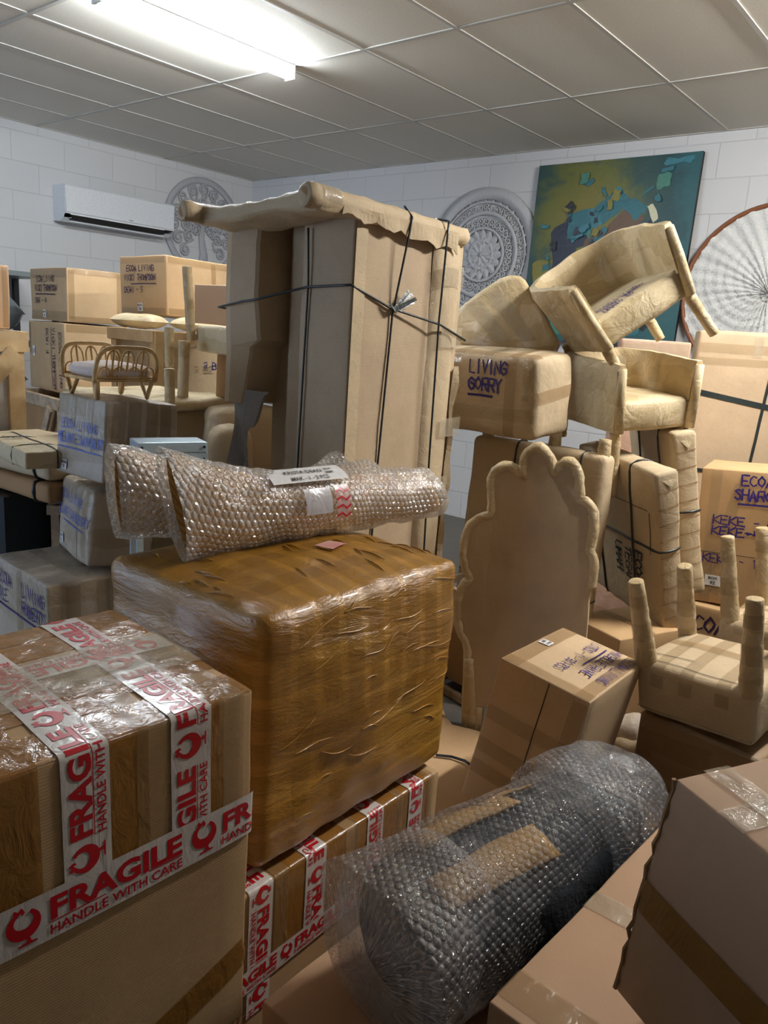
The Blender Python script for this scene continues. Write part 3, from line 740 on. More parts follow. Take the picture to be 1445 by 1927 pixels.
# two bubble-wrapped rattan rolls lying across the bale
def loft(sec, na, closed=True, mirror=False):
    """sec: list of (centre, x axis, y axis, a, b, squash fn) -> V,F,uv"""
    V = []; F = []; uv = []; L = 0; pc = None
    for c, ax, ay, a, b in sec:
        if pc is not None: L += (c - pc).length
        pc = c
        for k in range(na + 1):
            q = 2*PI*k/na; V.append(c + ax * (a*math.cos(q)) + ay * (b*math.sin(q))); uv.append((L, k/na * PI * (a + b)))
    n = na + 1
    for i in range(len(sec) - 1):
        for k in range(na): F.append((i*n+k, i*n+k+1, (i+1)*n+k+1, (i+1)*n+k))
    return V, F, uv
m, N, L, P = mat('woven_rattan'); co = coord(N, 'UV')
wv = N.new('ShaderNodeTexWave'); wv.inputs['Scale'].default_value = 38; wv.inputs['Distortion'].default_value = .4; wv.bands_direction = 'DIAGONAL'; L.new(co, wv.inputs[0])
L.new(ramp(N, L, wv.outputs['Fac'], [(.2, srgb('BB9152')), (.8, srgb('D6B076'))]), P.inputs['Base Color']); P.inputs['Roughness'].default_value = .7
L.new(bump(N, L, wv.outputs['Fac'], .3, .01), P.inputs['Normal']); WOVEN = m
t = thing('bubble_wrapped_rolls', 'two woven rolls in milky bubble wrap lying on the mustard bale', 'parcel', (0, 0, 0))
A1 = onz(300, 1052, .99); B1 = onz(800, 972, .99)
base = (A1 + B1) / 2 + Vector((0, 0, .016)); ax = (B1 - A1).normalized(); ay = Vector((0, 0, 1)).cross(ax)
t.location = base; t.rotation_euler = (0, 0, math.atan2(ax.y, ax.x)); LEN = (B1 - A1).length
def roll(y0, r_, ang, lift, x0, x1, mouth, seed, ex=0.0, amp=.006, inner=False):
    """one roll in local axes; mouth end (x0) flares into a flattened funnel"""
    sec = []; n = 44
    for i in range(n + 1):
        f = i / n; x = x0 + (x1 - x0) * f; m_ = max(0, 1 - f / .42) ** 1.3
        a = r_ * (1 - .45*m_) * (1 - .06*math.sin(f*9 + seed)); b = r_ * (1 + mouth * m_) * (1 - .05*math.sin(f*7 + seed))
        if f > .93: a *= 1 - (f-.93)*6; b *= 1 - (f-.93)*6
        th = ang * m_; c = Vector((x, y0 + .3*y0*m_, b * .96 + lift*(1-m_) ))
        sec.append((c, Vector((0, math.cos(th), math.sin(th))), Vector((-.18*m_, -math.sin(th), math.cos(th))), a + ex, b + ex))
    V, F, uv = loft(sec, 40)
    if amp:
        for i, v in enumerate(V):
            c = sec[min(i // 41, n)][0]; d = (v - c).normalized(); k = i // 41
            V[i] = v + d * (amp * (noise.noise(v * 11 + Vector((seed*2, 0, 0))) + .6*noise.noise(v * 27)) )
    return V, F, uv, sec
for (y0, r_, an, lift, x0, x1, mo, sd) in ((-.045, .080, -.10, .004, -LEN/2, LEN/2 + .0, .75, 1.0), (.100, .072, .30, .012, -LEN/2 - .055, LEN/2 - .10, .75, 4.0)):
    V, F, uv, sec = roll(y0, r_, an, lift, x0 + .02, x1 - .03, mo, sd, -.010, .002)
    mk('rattan_roll', V, F, WOVEN, t, True, uv)
    V, F, uv, sec = roll(y0, r_, an, lift, x0, x1, mo, sd, .004, .009)
    o = mk('bubble_wrap', V, F, BUB_W, t, True, uv)
    # loose second layer over the middle, and the closed far end
    n0 = len(sec); V2, F2, uv2, sec2 = roll(y0, r_, an, lift, x0 + .16, x1 - .05, 0.1 if mo else 0, sd + 2, .011, .012)
    c = sec[-1][0]
    mk('film_end', [c + Vector((.012, 0, 0))] + V[-41:], [(0, i+1, i+2) for i in range(40)], BUB_W, t, True)
# torn plastic peak
V = []; F = []; 
for i in range(13):
    for j in range(6):
        f = i/12; g = j/5; x = -.02 + .26*f; y = .11 - .02*g; z = .13 + g * (.055 * math.exp(-((f-.62)/.22)**2) + .018) + .008*noise.noise(Vector((f*6, g*4, 2)))
        V.append(Vector((x, y + .02*noise.noise(Vector((f*5, g*3, 7))), z)))
for i in range(12):
    for j in range(5): F.append((i*6+j, i*6+j+1, (i+1)*6+j+1, (i+1)*6+j))
mk('bubble_wrap_fold', V, F, BUB_W, t, True, [(v.x, v.z) for v in V])
# address label over the top and the blue-grey/pink stickers on the front
def curved_patch(u0, u1, a0, a1, rr, yc, zc, m_, name, parent, texts=(), n=8):
    V = []; F = []
    for i in range(n+1):
        for j in range(n+1):
            x = u0 + (u1-u0)*i/n; a = a0 + (a1-a0)*j/n; V.append(Vector((x, yc + rr*math.cos(a), zc + rr*math.sin(a))))
    for i in range(n):
        for j in range(n): F.append((i*(n+1)+j, (i+1)*(n+1)+j, (i+1)*(n+1)+j+1, i*(n+1)+j+1))
    o = mk(name, V, F, m_, parent, True)
    for tx, fu, fa, size, mm, bd in texts:
        g = font_text(tx, size, bd, 1.0); VV = [Vector((u0 + (u1-u0)*fu + p[0], yc + (rr+.0025)*math.cos(a0 + (a1-a0)*fa + p[1]/rr*(1 if a1 > a0 else -1)), zc + (rr+.0025)*math.sin(a0 + (a1-a0)*fa + p[1]/rr*(1 if a1 > a0 else -1)))) for p in g[0]]
        mk('print', VV, g[1], mm, o)
    return o
yc, zc, rr = -.045, .086, .101
curved_patch(-.07, .16, math.radians(132), math.radians(92), rr, yc, zc, PAPER, 'address_label', t) if False else None
lab = curved_patch(-.08, .155, math.radians(118), math.radians(66) + 1.05, rr + .001, yc, zc, PAPER, 'address_label', t) if False else None
lab = curved_patch(-.075, .165, math.radians(128), math.radians(82), rr + .002, yc, zc, PAPER, 'address_label', t)
def lab_text(tx, x, a_deg, size, mm, bd=.01):
    g = font_text(tx, size, bd); r2 = rr + .0035
    V = [Vector((x + p[0], yc + r2*math.cos(math.radians(a_deg) - p[1]/r2), zc + r2*math.sin(math.radians(a_deg) - p[1]/r2))) for p in g[0]]
    mk('print', V, g[1], mm, lab)
# angles run from the front (180) over the top (90)
def curved_label(a_from, a_to, x0, x1, m_, name, rows):
    o = curved_patch(x0, x1, math.radians(a_from), math.radians(a_to), rr + .002, yc, zc, m_, name, t)
    for tx, x, a_deg, size, mm, bd in rows:
        g = font_text(tx, size, bd); r2 = rr + .0042
        V = [Vector((x + p[0], yc + r2*math.cos(math.radians(a_deg) - p[1]/r2), zc + r2*math.sin(math.radians(a_deg) - p[1]/r2))) for p in g[0]]
        mk('print', V, g[1], mm, o)
    return o
bpy.data.objects.remove(lab)
curved_label(130, 92, -.215, .03, PAPER, 'address_label', [('KRISTA DEAN', -.165, 113, .020, BLACKP, .012), ('MAK - 1 - 2 PCS', -.155, 127, .018, BLACKP, .01), ('------', -.15, 99, .018, BLACKP, 0), ('BOX', -.03, 108, .012, BLACKP, .02), ('200K', -.035, 117, .013, BLACKP, .02)])
curved_label(180, 142, -.135, -.05, m_tape('frosted_label', 'CFCFD6', .7, .3), 'shipping_label', [('.....', -.12, 160, .012, BLACKP, 0)])
o = curved_label(192, 140, -.035, .012, m_tape('red_label_film', 'D8A8A8', .55, .2), 'red_printed_label', [])
mb = MB()
for k, aa in enumerate((150, 162, 174, 186)):
    g = ribbon([(0, 0), (.015, .006), (.03, -.004), (.042, .004)], .006); r2 = rr + .004
    mb.add([Vector((-.034 + p[0], yc + r2*math.cos(math.radians(aa) - p[1]/r2), zc + r2*math.sin(math.radians(aa) - p[1]/r2))) for p in g[0]], g[1])
mb.build('print', RED, o)

# ------------------------------------------------------------------ tall wrapped furniture, centre
def tall():
    t = thing('wrapped_daybed', 'tall cardboard-wrapped furniture standing on end, tied with black strap, in the centre', 'wrapped furniture', (-1.75, 1.93, 0), (0, 0, 0)); t.scale = (.88, 1, 1)
    # main carcass: x from -.62 to 0, y from 0 to .64
    H = 1.91
    s = SB(.265, .62, H, r=.008, bulge=.006, amp=.006, seed=3, seg=.06)
    V, F = s.mesh(); V = [v + Vector((-.1325, .31, 0)) for v in V]
    mk('board_panel', V, F, KRAFT_B, t, True)
    # recessed curved panel between the flap and the flat board
    V = []; F = []; n = 16
    for j in range(25):
        z = H * j / 24
        for i in range(n + 1):
            f = i / n; x = -.265 - .29 * f; y = .05 + .07 * math.sin(PI * f * .55) - .035*math.exp(-((f-.45)/.16)**2) + .004*noise.noise(Vector((f*4, z*3, 0)))
            V.append(Vector((x, y, z)))
    for j in range(24):
        for i in range(n): q = j*(n+1)+i; F.append((q+1, q, q+n+1, q+n+2))
    m0 = len(V); V += [Vector((-.555, .6, 0)), Vector((-.265, .6, 0)), Vector((-.265, .6, H)), Vector((-.555, .6, H))]; F.append((m0, m0+1, m0+2, m0+3))
    mk('recessed_panel', V, F, KRAFT_B, t, True)
    s2 = SB(.012, .15, .82, r=.004, amp=0)
    V, F = s2.mesh(); 
    # left-hand upright: a folded board edge, torn off half way down
    mb = MB(); V = []; F = []
    rows = 22; R = random.Random(4)
    for j in range(rows + 1):
        f = j / rows; z = 1.27 + (H - 1.27) * f; wv = .012*math.sin(f*7) + .006*R.random()
        full = .22 + .03*math.sin(f*3)
        if f < .35: full = .10 + .18 * f
        P = [(-.64, .22), (-.648 + wv*.4, -.05), (-.60, -.065 + wv*.4), (-.60 + full*.55, -.05 + wv), (-.60 + full*.6, -.04 + wv), (-.60 + full*.6, .12)]
        for p in P: V.append(Vector((p[0], p[1], z)))
    k = 6
    for j in range(rows):
        for i in range(k - 1): q = j*k+i; F.append((q, q+1, q+k+1, q+k))
    mk('board_flap', V, F, KRAFT_B, t)
    V = []; F = []
    for j in range(27):
        f = j / 26; z = .86 + .47 * f
        for i in range(9):
            g = i / 8; wd = (.075 + .055*f + .014*math.sin(f*17) + .012*R.random()) if i == 8 else .12*f + .07
            x = -.635 + wd * g + .012*math.sin(f*5 + g*3); y = -.03 - .028*math.sin(g*5 + f*6) + .03*g
            if j < 4: x += (4-j)*.012*(1-g) - .03*(4-j)/4; y -= .02*(4-j)/4
            V.append(Vector((x, y, z + .02*g*math.sin(f*23))))
    for j in range(26):
        for i in range(8): q = j*9+i; F.append((q, q+1, q+10, q+9))
    o = mk('torn_paper', V, F, GREYSHEET, t, False)
    md = o.modifiers.new('s', 'SOLIDIFY'); md.thickness = .004
    # folded lower piece of cardboard
    # top slab (wrapped bed side) lying across, and two round wrapped legs
    V, F = SB(.66, .20, .055, r=.016, bulge=.006, amp=.014, freq=7, seed=8, seg=.03).mesh()
    V = [v + Vector((-.30, -.10, H - .02 + .012*math.sin(v.x*7))) for v in V]; mk('top_rail', V, F, KRAFT_M, t, True)
    V, F = SB(.66, .62, .03, r=.01, amp=.006, seed=5, seg=.05).mesh(); mk('top_board', [v + Vector((-.31, .30, H - .005)) for v in V], F, KRAFT_B, t, True)
    for nm, a, b, r0, sd in (('round_leg', (.012, -.24, H + .028), (.004, .60, H + .015), .036, 2), ('round_leg', (-.61, -.27, H + .0), (-.60, .5, H + .005), .033, 6)):
        pole(nm, a, b, r0, r0 * .95, KRAFT_M, t, sd, 26, .22, 18)
        d = Vector(a)
        mb = MB().tube([d + Vector((0, -.002, 0)), d + Vector((0, .012, 0))], [r0*.55, r0*.9], 12, amp=.4); mb.build('folded_end', CARD_D, t)
        mb = MB().tube([d + Vector((0, .05, 0)), d + Vector((0, .13, 0))], [r0*1.05]*2, 18, cap=False, amp=.22, seed=sd); mb.build('tape_band', STAPE, t, True)
    # ragged paper hanging under the near leg
    V = []; F = []
    for i in range(31):
        f = i/30; y = -.10 + .62*f; V += [Vector((.046, y, H + .02)), Vector((.040 + .005*math.sin(f*20), y, H - .012 + .007*math.sin(f*29) + .010*R.random() - .04*f))]
    for i in range(30): F.append((2*i, 2*i+1, 2*i+3, 2*i+2))
    o = mk('torn_edge', V, F, KRAFT_M, t); md = o.modifiers.new('s', 'SOLIDIFY'); md.thickness = .004
    # right face: corner batten, bulging pad near the right edge
    for (y0, y1, x0, mm) in ((.0, .055, .006, KRAFT_M), (.055, .44, .004, None),):
        if mm: mk('corner_tape', [Vector((x0, y0, 0)), Vector((x0, y1, 0)), Vector((x0 + .003, y1, H - .03)), Vector((x0 + .003, y0, H - .03))], [(0, 1, 2, 3)], mm, t)
    V = []; F = []
    for j in range(34):
        z = H * j / 33
        for i in range(17):
            f = i / 16; y = .42 + .19*f; x = .004 + .030*math.sin(PI*min(1, f*1.15))**.6 + .008*noise.noise(Vector((f*2, z*5, 4)))
            if j == 33: x *= .4
            V.append(Vector((x, y, z)))
    for j in range(33):
        for i in range(16): q = j*17+i; F.append((q, q+1, q+18, q+17))
    mk('padded_edge', V, F, KRAFT_M, t, True)
    V = []; F = []
    for j in range(30):   # split paper fold at the far right edge
        z = .55 + .9 * j / 29; w_ = .03 + .02*math.sin(j*.5); V += [Vector((.02 + .004*math.sin(j*.7), .585, z)), Vector((.035 + .006*math.sin(j), .59 + w_*.4, z)), Vector((.0, .625, z))]
    for j in range(29):
        for i in range(2): q = j*3+i; F.append((q, q+1, q+4, q+3))
    mk('paper_fold', V, F, KRAFT_M, t)
    for (y, z) in ((.52, 1.52), (.5, 1.74), (.56, 1.18), (.5, .95)):
        V = [Vector((.045, y - .06, z)), Vector((.040, y + .08, z)), Vector((.040, y + .08, z + .075)), Vector((.045, y - .06, z + .07))]; mk('clear_tape', V, [(0, 1, 2, 3)], STAPE, t)
    # straps
    def st(P, r_=.0042):
        Q = []
        for a, b in zip(P[:-1], P[1:]): Q += lerp_pts(a, b, 6)[:-1]
        Q.append(Vector(P[-1])); MB().tube(Q, r_, 6).build('strap', STRAP_G, t, True)
    st([(-.24, -.012, 0), (-.235, -.012, 1.0), (-.215, -.012, 1.70), (-.225, -.014, H - .03)])
    st([(.012, .155, .3), (.012, .175, 1.1), (.014, .20, 1.62), (.05, .235, H + .03), (.0, .24, H + .07)])
    st([(.05, .47, .3), (.05, .44, 1.1), (.052, .43, 1.62), (.05, .445, H + .05), (-.02, .45, H + .06)])
    st([(-.665, .05, 1.60), (-.662, -.075, 1.61), (-.50, -.088, 1.632), (-.43, -.080, 1.640), (-.22, -.016, 1.69), (.006, -.012, 1.70), (.016, .19, 1.64), (.052, .44, 1.60), (.045, .62, 1.55)])
    mb = MB()
    for d in ((0, .09, .055), (0, .10, .03), (0, .07, .065), (0, -.04, .02), (.03, .08, .04)):
        mb.add([Vector((.03, .19, 1.645)), Vector((.03 + d[0], .19 + d[1], 1.645 + d[2])), Vector((.035 + d[0], .19 + d[1] + .006, 1.635 + d[2])), Vector((.04, .19, 1.628))], [(0, 1, 2, 3)])
    mb.build('strap_knot', STRAP_G, t)
tall()

# ------------------------------------------------------------------ left-hand stacks
def cbox(label, loc, rot, dims, m=CARD, stripes=True, seed=0, group=None, **k):
    t, s = box_thing('cardboard_box', label, 'box', loc, rot, dims, m, group=group, seed=seed, **{**dict(r=.005, bulge=.006, amp=.004), **k})
    return t, s
def edge_tapes(s, t, face, wd=.05, m=None, low=True):
    X, Y, Z = s.H; W = 2*Z; A = X if face in ('front', 'top') else Y
    s.tape(face, -A + .01, W - wd/2 - .003, A - .01, W - wd/2 - .003, wd, m or BTAPE_L, t)
    if low: s.tape(face, -A + .01, wd/2 + .005, A - .01, wd/2 + .005, wd, m or BTAPE_L, t, .0026)
def num_label(s, face, u, w, parent, a='BOX', b='11', h=.042, wd=.036, rot=0):
    o = s.quad(face, u - wd/2, w - h/2, u + wd/2, w + h/2, PAPER, parent, 'box_label', .0045, rot=rot)
    for tx, dy, sz in ((a, h*.12, h*.34), (b, -h*.36, h*.42)):
        g = font_text(tx, sz, .03, 1.1); w0 = max(p[0] for p in g[0]); fo, x, y = s.frame(face, u, w, rot)
        mk('print', [s.map(fo + x*(p[0]-w0/2) + y*(p[1]+dy), .0062) for p in g[0]], g[1], BLACKP, o)

t, s = cbox('brown cardboard box with dark upright writing, on top of the box with sideways writing', (-5.242, 2.925, 1.496), (0, 0, 1.449), (.383, .649, .345), CARD_L, seed=1)
edge_tapes(s, t, 'front', .035); edge_tapes(s, t, 'left', .06)
s.tape('front', -.165, .02, -.165, .33, .04, BTAPE_L, t, .003); s.tape('front', .165, .02, .165, .33, .04, BTAPE_L, t, .003)
s.write('left', -.19, .255, 'ECOA LIVING', .040, t, INK_K, wd=.030, thick=.16); s.write('left', -.22, .195, 'VICKI THOMPSON', .040, t, INK_K, wd=.029, thick=.16, underline=(.02, .36, -.022)); s.write('left', -.22, .115, 'DEWI - 4', .034, t, INK_K, wd=.027, thick=.16)
num_label(s, 'left', -.06, .045, t, 'BOX', '24', .05, .05)
t, s = cbox('brown cardboard box with dark writing running sideways, under another box, behind the rattan bed', (-5.24, 2.93, 1.02), (0, 0, 1.45), (.44, .64, .464), CARD_L, seed=2)
edge_tapes(s, t, 'front', .05); s.tape('left', -.30, .24, -.30, .45, .05, BTAPE_L, t)
s.write('left', .24, .40, 'ECOA LIVING', .042, t, INK_K, wd=.034, rot=-PI/2, thick=.13, seed=4); s.write('left', .13, .43, 'VICKI THOMPSON', .044, t, INK_K, wd=.030, rot=-PI/2, thick=.13, seed=5, underline=(0, .40, -.02)); s.write('left', .02, .42, 'DEWI 3', .038, t, INK_K, wd=.03, rot=-PI/2, thick=.13)
num_label(s, 'left', -.22, .26, t, 'BOX', '25', .045, .07, PI/2)
t, s = cbox('brown cardboard box with dark writing resting on wrapped cushions on a pine crate', (-3.99, 2.86, 1.570), (-.035, 0.0, 1.75), (.51, .36, .322), CARD_L, seed=3)
edge_tapes(s, t, 'front', .035); edge_tapes(s, t, 'left', .035); s.tape('front', .12, .02, .12, .31, .04, BTAPE_L, t, .003)
s.write('left', -.12, .24, 'ECOA LIVING', .032, t, INK_K, wd=.020, thick=.16, seed=6); s.write('left', -.14, .19, 'VICKI THOMPSON', .032, t, INK_K, wd=.018, thick=.16, seed=7, underline=(.06, .25, -.02)); s.write('left', -.14, .125, 'DEWI - 5', .03, t, INK_K, wd=.02, thick=.16)
num_label(s, 'left', -.02, .045, t, 'BOX', '26', .045, .04)

def timber_crate(label, loc, rot, dims, bar=.045, thick=.02, m=PINE, brace=(), fill=None, group=None, name='timber_crate'):
    t = thing(name, label, 'crate', loc, rot, group); X, Y, Z = dims[0]/2, dims[1]/2, dims[2]
    for sx in (-1, 1):
        for sy in (-1, 1): MB().box(sx*X - (bar if sx > 0 else 0), sy*Y - (bar if sy > 0 else 0), 0, sx*X + (bar if sx < 0 else 0), sy*Y + (bar if sy < 0 else 0), Z - bar*1.2).build('post', m, t)
    for z in (0, Z - bar*1.2):
        for sy in (-1, 1): MB().box(-X - .012, sy*Y - thick, z, X + .012, sy*Y + thick*.4, z + bar*1.2).build('rail', m, t)
        for sx in (-1, 1): MB().box(sx*X - thick, -Y - .006, z + .004, sx*X + thick, Y + .006, z + bar*1.25).build('rail', m, t)
    for face, a, b in brace:
        if face == 'front': MB().bar((a[0], -Y - .03, a[1]), (b[0], -Y - .03, b[1]), bar*1.1, .016, up=Vector((0, 1, 0))).build('brace', m, t)
        else: MB().bar((-X - .03, -a[0], a[1]), (-X - .03, -b[0], b[1]), bar*1.1, .016, up=Vector((1, 0, 0))).build('brace', m, t)
    if fill:
        V, F = SB(dims[0] - .05, dims[1] - .05, Z - .06, r=.02, bulge=0, amp=.004).mesh(); mk('wrapped_contents', [v + Vector((0, 0, .02)) for v in V], F, fill, t, True)
    return t
FOAM = m_plain('white_foam_sheet', 'C9C7CB', .7, bmp=.25, bscale=30)
timber_crate('large pine crate with diagonal brace and white foam inside, at the left edge', (-4.02, 1.33, 0), (0, 0, PI/2), (.92, .66, 1.45), .075, brace=[('front', (-.28, .66), (.41, 1.36))], fill=FOAM)
t, s = cbox('plain cardboard box cut by the left edge, standing on the pine crate', (-4.10, 1.52, 1.455), (0, 0, PI/2), (.62, .40, .30), CARD_P, seed=4)
s.tape('front', .29, .01, .29, .29, .03, BTAPE_L, t)
timber_crate('pine crate with purple writing carrying the wrapped cushions and a box', (-3.75, 2.71, 0), (0, 0, 1.57), (.60, .42, 1.49), .05, fill=KRAFT_M)
def smalltext_plate(p, q, text, h, parent_label=None): pass
timber_crate('grey pine crate with brace under the two stacked boxes at the left wall', (-5.05, 2.85, 0), (0, 0, 1.45), (.62, .80, 1.015), .06, m=PINE_G, brace=[('left', (-.02, .45), (.30, .95))], fill=CARD_D)
rr_ = bpy.data.objects['timber_crate.001']
for tx, y0, z0, hh in (('ECOA LIVING', 2.60, 1.455, .030), ('3 B2', 2.70, 1.30, .04)):
    g = stroke_text(tx, hh, hh*.8, .16, 3); q = Matrix.Rotation(-1.57, 4, 'Z')
    mk('handwriting', [q @ (Vector((-3.75 + .238, y0 + p[0], z0 + p[1])) - rr_.location) for p in g[0]], g[1], INK, rr_)
# wrapped cushions under the DEWI - 5 box
def pillow(label, loc, rot, a, b, h, m, name='wrapped_cushion', group=None, seed=0, amp=.01):
    V = []; F = []; n = 18
    for sgn in (1, -1):
        for i in range(n+1):
            for j in range(n+1):
                u = -1 + 2*i/n; v = -1 + 2*j/n; e = (1-u**4)*(1-v**4); pin = 1 - .10*(1-abs(u))*abs(v)**3 - .0
                x = a*u*(1 - .12*(1-v*v)*0); z = sgn*h*max(0, e)**.55 + amp*noise.noise(Vector((u*2.5+seed, v*2.5, sgn)))*e
                V.append(Vector((x*(1-.06*(1-v*v)*abs(u)**6*0), b*v, z)))
    k = (n+1)*(n+1)
    for q, fl in ((0, 0), (k, 1)):
        for i in range(n):
            for j in range(n): f = (q+i*(n+1)+j, q+(i+1)*(n+1)+j, q+(i+1)*(n+1)+j+1, q+i*(n+1)+j+1); F.append(f[::-1] if fl else f)
    o = mk(name, V, F, m, None, True); o.location = loc; o.rotation_euler = rot
    return tag(o, label, 'cushion', group)
pillow('plump paper-wrapped cushion poking out from under the box on the pine crate', (-3.82, 2.50, 1.537), (.0, .0, .5), .13, .09, .038, KRAFT, seed=1)
pillow('flat paper-wrapped cushion right of the other one on the pine crate', (-3.67, 2.80, 1.535), (0, 0, 1.6), .16, .09, .036, KRAFT, seed=5)
t = thing('cardboard_box', 'cardboard box with an orange tape stripe, on the wrapped chair seat', 'box', (-3.0, 2.66, 1.545), (0, 0, .25)); s = SB(.56, .36, .185, r=.005, bulge=.004, amp=.004, seed=6)
s.body('carton', CARD_P, t); s.strip([(.02, -.18, .0), (.02, -.18, .185), (.02, .18, .185)], (1, 0, 0), .062, m_tape('orange_tape', 'C98A2E', .9), t)
s.strip([(-.27, -.1, .185), (.27, -.1, .185)], (0, 1, 0), .05, m_tape('orange_tape', 'C98A2E', .7), t)
# plastic-wrapped goods far left, and the shelf edge behind them
FILM = m_plain('plastic_wrapped_grey', '7C8488', .25, coat=.8, bmp=.6, bscale=9)
FILMD = m_plain('plastic_wrapped_dark', '3A3F42', .25, coat=.8, bmp=.6, bscale=9)
for k, (lc, a, b, h, mm, lb) in enumerate([((-6.25, 2.62, 1.52), .26, .30, .17, FILM, 'grey plastic-wrapped bundle high on the shelf behind the left-edge boxes'), ((-6.28, 2.66, 1.02), .22, .30, .16, FILMD, 'dark plastic-wrapped bundle on the shelf board below the grey bundle')]):
    o = pillow(lb, lc, (0, 0, .1), a, b, h, mm, 'plastic_wrapped_bundle', seed=k*3, amp=.05); o['category'] = 'bundle'
t = thing('storage_shelf', 'grey metal shelf frame far left against the wall, holding plastic-wrapped bundles', 'shelf', (-6.28, 2.45, 0), (0, 0, 0))
SG = m_plain('shelf_grey', '6E7678', .4, metal=.4)
for z in (.74, 1.28, 1.80): MB().box(-.32, -1.2, z, .32, .72, z + .035).build('shelf_board', SG, t)
for sx in (-.34, .30):
    for sy in (-1.2, .68): MB().box(sx, sy, 0, sx + .04, sy + .04, 1.86).build('upright', METAL_D, t)

# tied stack of wrapped table tops, with a tied parcel on it
t = thing('wrapped_tabletop', 'wide paper-wrapped table top with black strap, upper of two at the left edge', 'wrapped furniture', (-3.20, 1.62, .932), (0, 0, .06))
s = SB(.90, .50, .070, r=.03, bulge=.001, amp=.004, seed=3, seg=.04); s.body('wrapped_body', KRAFT_M, t); s.loop('u', .36, .007, STRAP, t); s.loop('v', -.1, .004, STRAP, t)
t = thing('wrapped_tabletop', 'wide paper-wrapped table top, lower of two at the left edge', 'wrapped furniture', (-3.20, 1.62, .848), (0, 0, .06))
s = SB(.90, .50, .075, r=.02, bulge=.001, amp=.003, seed=6, seg=.04); s.body('wrapped_body', CARD_D, t); s.loop('u', .36, .007, STRAP, t)
t = thing('wrapped_parcel', 'long pale wrapped parcel tied with thin black straps lying on the table tops', 'parcel', (-2.90, 1.47, 1.008), (.06, 0, 1.10))
s = SB(.16, .50, .062, r=.008, bulge=.003, amp=.005, seed=9, seg=.03)
t.rotation_euler = (0.0, 0, 1.436); t.location = (-2.86, 1.375, 1.012)
s.body('wrapped_body', KRAFT, t); s.loop('u', .03, .0028, STRAP, t, slant=.0); s.loop('v', -.12, .0022, STRAP, t); s.loop('v', .10, .0022, STRAP, t)
s.write('top', -.05, .09, 'ECOA', .025, t, INK_K, wd=.018, rot=-.5, thick=.14); s.write('top', -.06, .05, 'SHED', .025, t, INK_K, wd=.018, rot=-.5, thick=.14)
# metal drawer cabinet at the far left edge, carrying the table tops
t = thing('drawer_cabinet', 'pale blue metal cabinet of shallow drawers under the wrapped table tops', 'cabinet', (-3.18, 1.56, 0), (0, 0, .03))
MB().box(-.48, -.20, 0, .18, .24, .84).build('cabinet_body', METAL_D, t)
for k in range(6):
    z = .84 - .115*(k + 1); d = MB().box(-.46, -.215, z + .006, .125, -.20, z + .108).build('drawer', METAL, t)
    for x in (.06,): MB().tube([(x, -.216, z + .05), (x, -.235, z + .05)], [.007, .011], 8).build('knob', METAL_D, d, True)
MB().box(.13, -.225, 0, .20, -.20, .84).build('side_post', METAL_D, t)
# small pine crate
t = timber_crate('small grey pine crate with brace under the overhanging table tops', (-2.85, 1.60, .0), (0, 0, .9), (.21, .19, .82), .030, .012, PINE_G, brace=[('front', (-.07, .52), (.07, .78))], fill=GREYWRAP)
MB().bar((-.09, -.06, .829), (.12, -.06, .829), .03, .014).build('loose_batten', PINE_G, t)
# large low box, lower left
t, s = cbox('large film-wrapped cardboard box with purple writing, lowest of the left-hand stack', (-2.60, 1.355, 0), (0, 0, 1.502), (.27, .45, .66), GREYWRAP, seed=11, r=.008, amp=.006)
s.body('carton_side', CARD_D, t) if False else None
s.write('left', -.19, .575, 'ECOA', .045, t, INK, wd=.030, thick=.12); s.write('left', .03, .575, 'LIVING', .045, t, INK, wd=.030, thick=.12)
s.write('left', -.20, .51, 'OLE', .045, t, INK, wd=.030, thick=.12); s.write('left', .03, .51, 'ROBERTS', .045, t, INK, wd=.027, thick=.12)
s.tape('left', -.2, .49, .21, .49, .006, INK, t, .004, 'underline'); s.tape('left', 0, .3, 0, .66, .05, CTAPE, t)
s.strip([(0, .2, .66), (0, -.2, .66)], (1, 0, 0), .05, STAPE, t); s.strip([(-.12, -.05, .66), (.12, -.05, .66)], (0, 1, 0), .05, STAPE, t, .003)
for u in (-.05, .06): s.tape('front', u, .3, u, .65, .05, CTAPE, t)
# two boxes marked SAINSBURY
t, s = cbox('leaning pale film-wrapped box with blue writing, second from the bottom of its stack', (-2.565, 1.515, .668), (0.0, .12, 1.36), (.24, .34, .275), GREYWRAP, seed=12, r=.02, amp=.008, seg=.03)
s.write('left', -.15, .20, 'ECOA LIVING', .035, t, INK_B, wd=.024, thick=.10, seed=2); s.write('left', -.17, .14, 'MELANIE SAINSBURY', .035, t, INK_B, wd=.020, thick=.1, seed=3, underline=(0, .3, -.02))
s.tape('left', .05, .0, .05, .275, .05, STAPE, t); s.tape('left', .13, .03, .13, .27, .04, CTAPE, t, .003); num_label(s, 'left', -.10, .05, t, 'BOX', '8', .035, .03)
s.strip([(-.12, .1, .275), (.12, .1, .275)], (0, 1, 0), .05, STAPE, t); s.write('front', -.05, .22, 'MEL', .035, t, INK_K, wd=.028, thick=.07)
t, s = cbox('film-wrapped box with blue writing directly under the rattan bed', (-2.50, 1.53, .985), (0.02, .07, 1.62), (.30, .29, .285), GREYWRAP, seed=13, r=.012, amp=.008, seg=.03)
s.write('left', -.10, .165, 'ECOA LIVING', .032, t, INK_B, wd=.019, thick=.12, seed=4); s.write('left', -.12, .115, 'MELANIE SAINSBURY', .034, t, INK_B, wd=.0155, thick=.12, seed=5, underline=(0, .24, -.018))
for u in (-.05, .05, .12): s.tape('left', u, .10 if u > 0 else .18, u, .283, .035, STAPE, t, .0025)
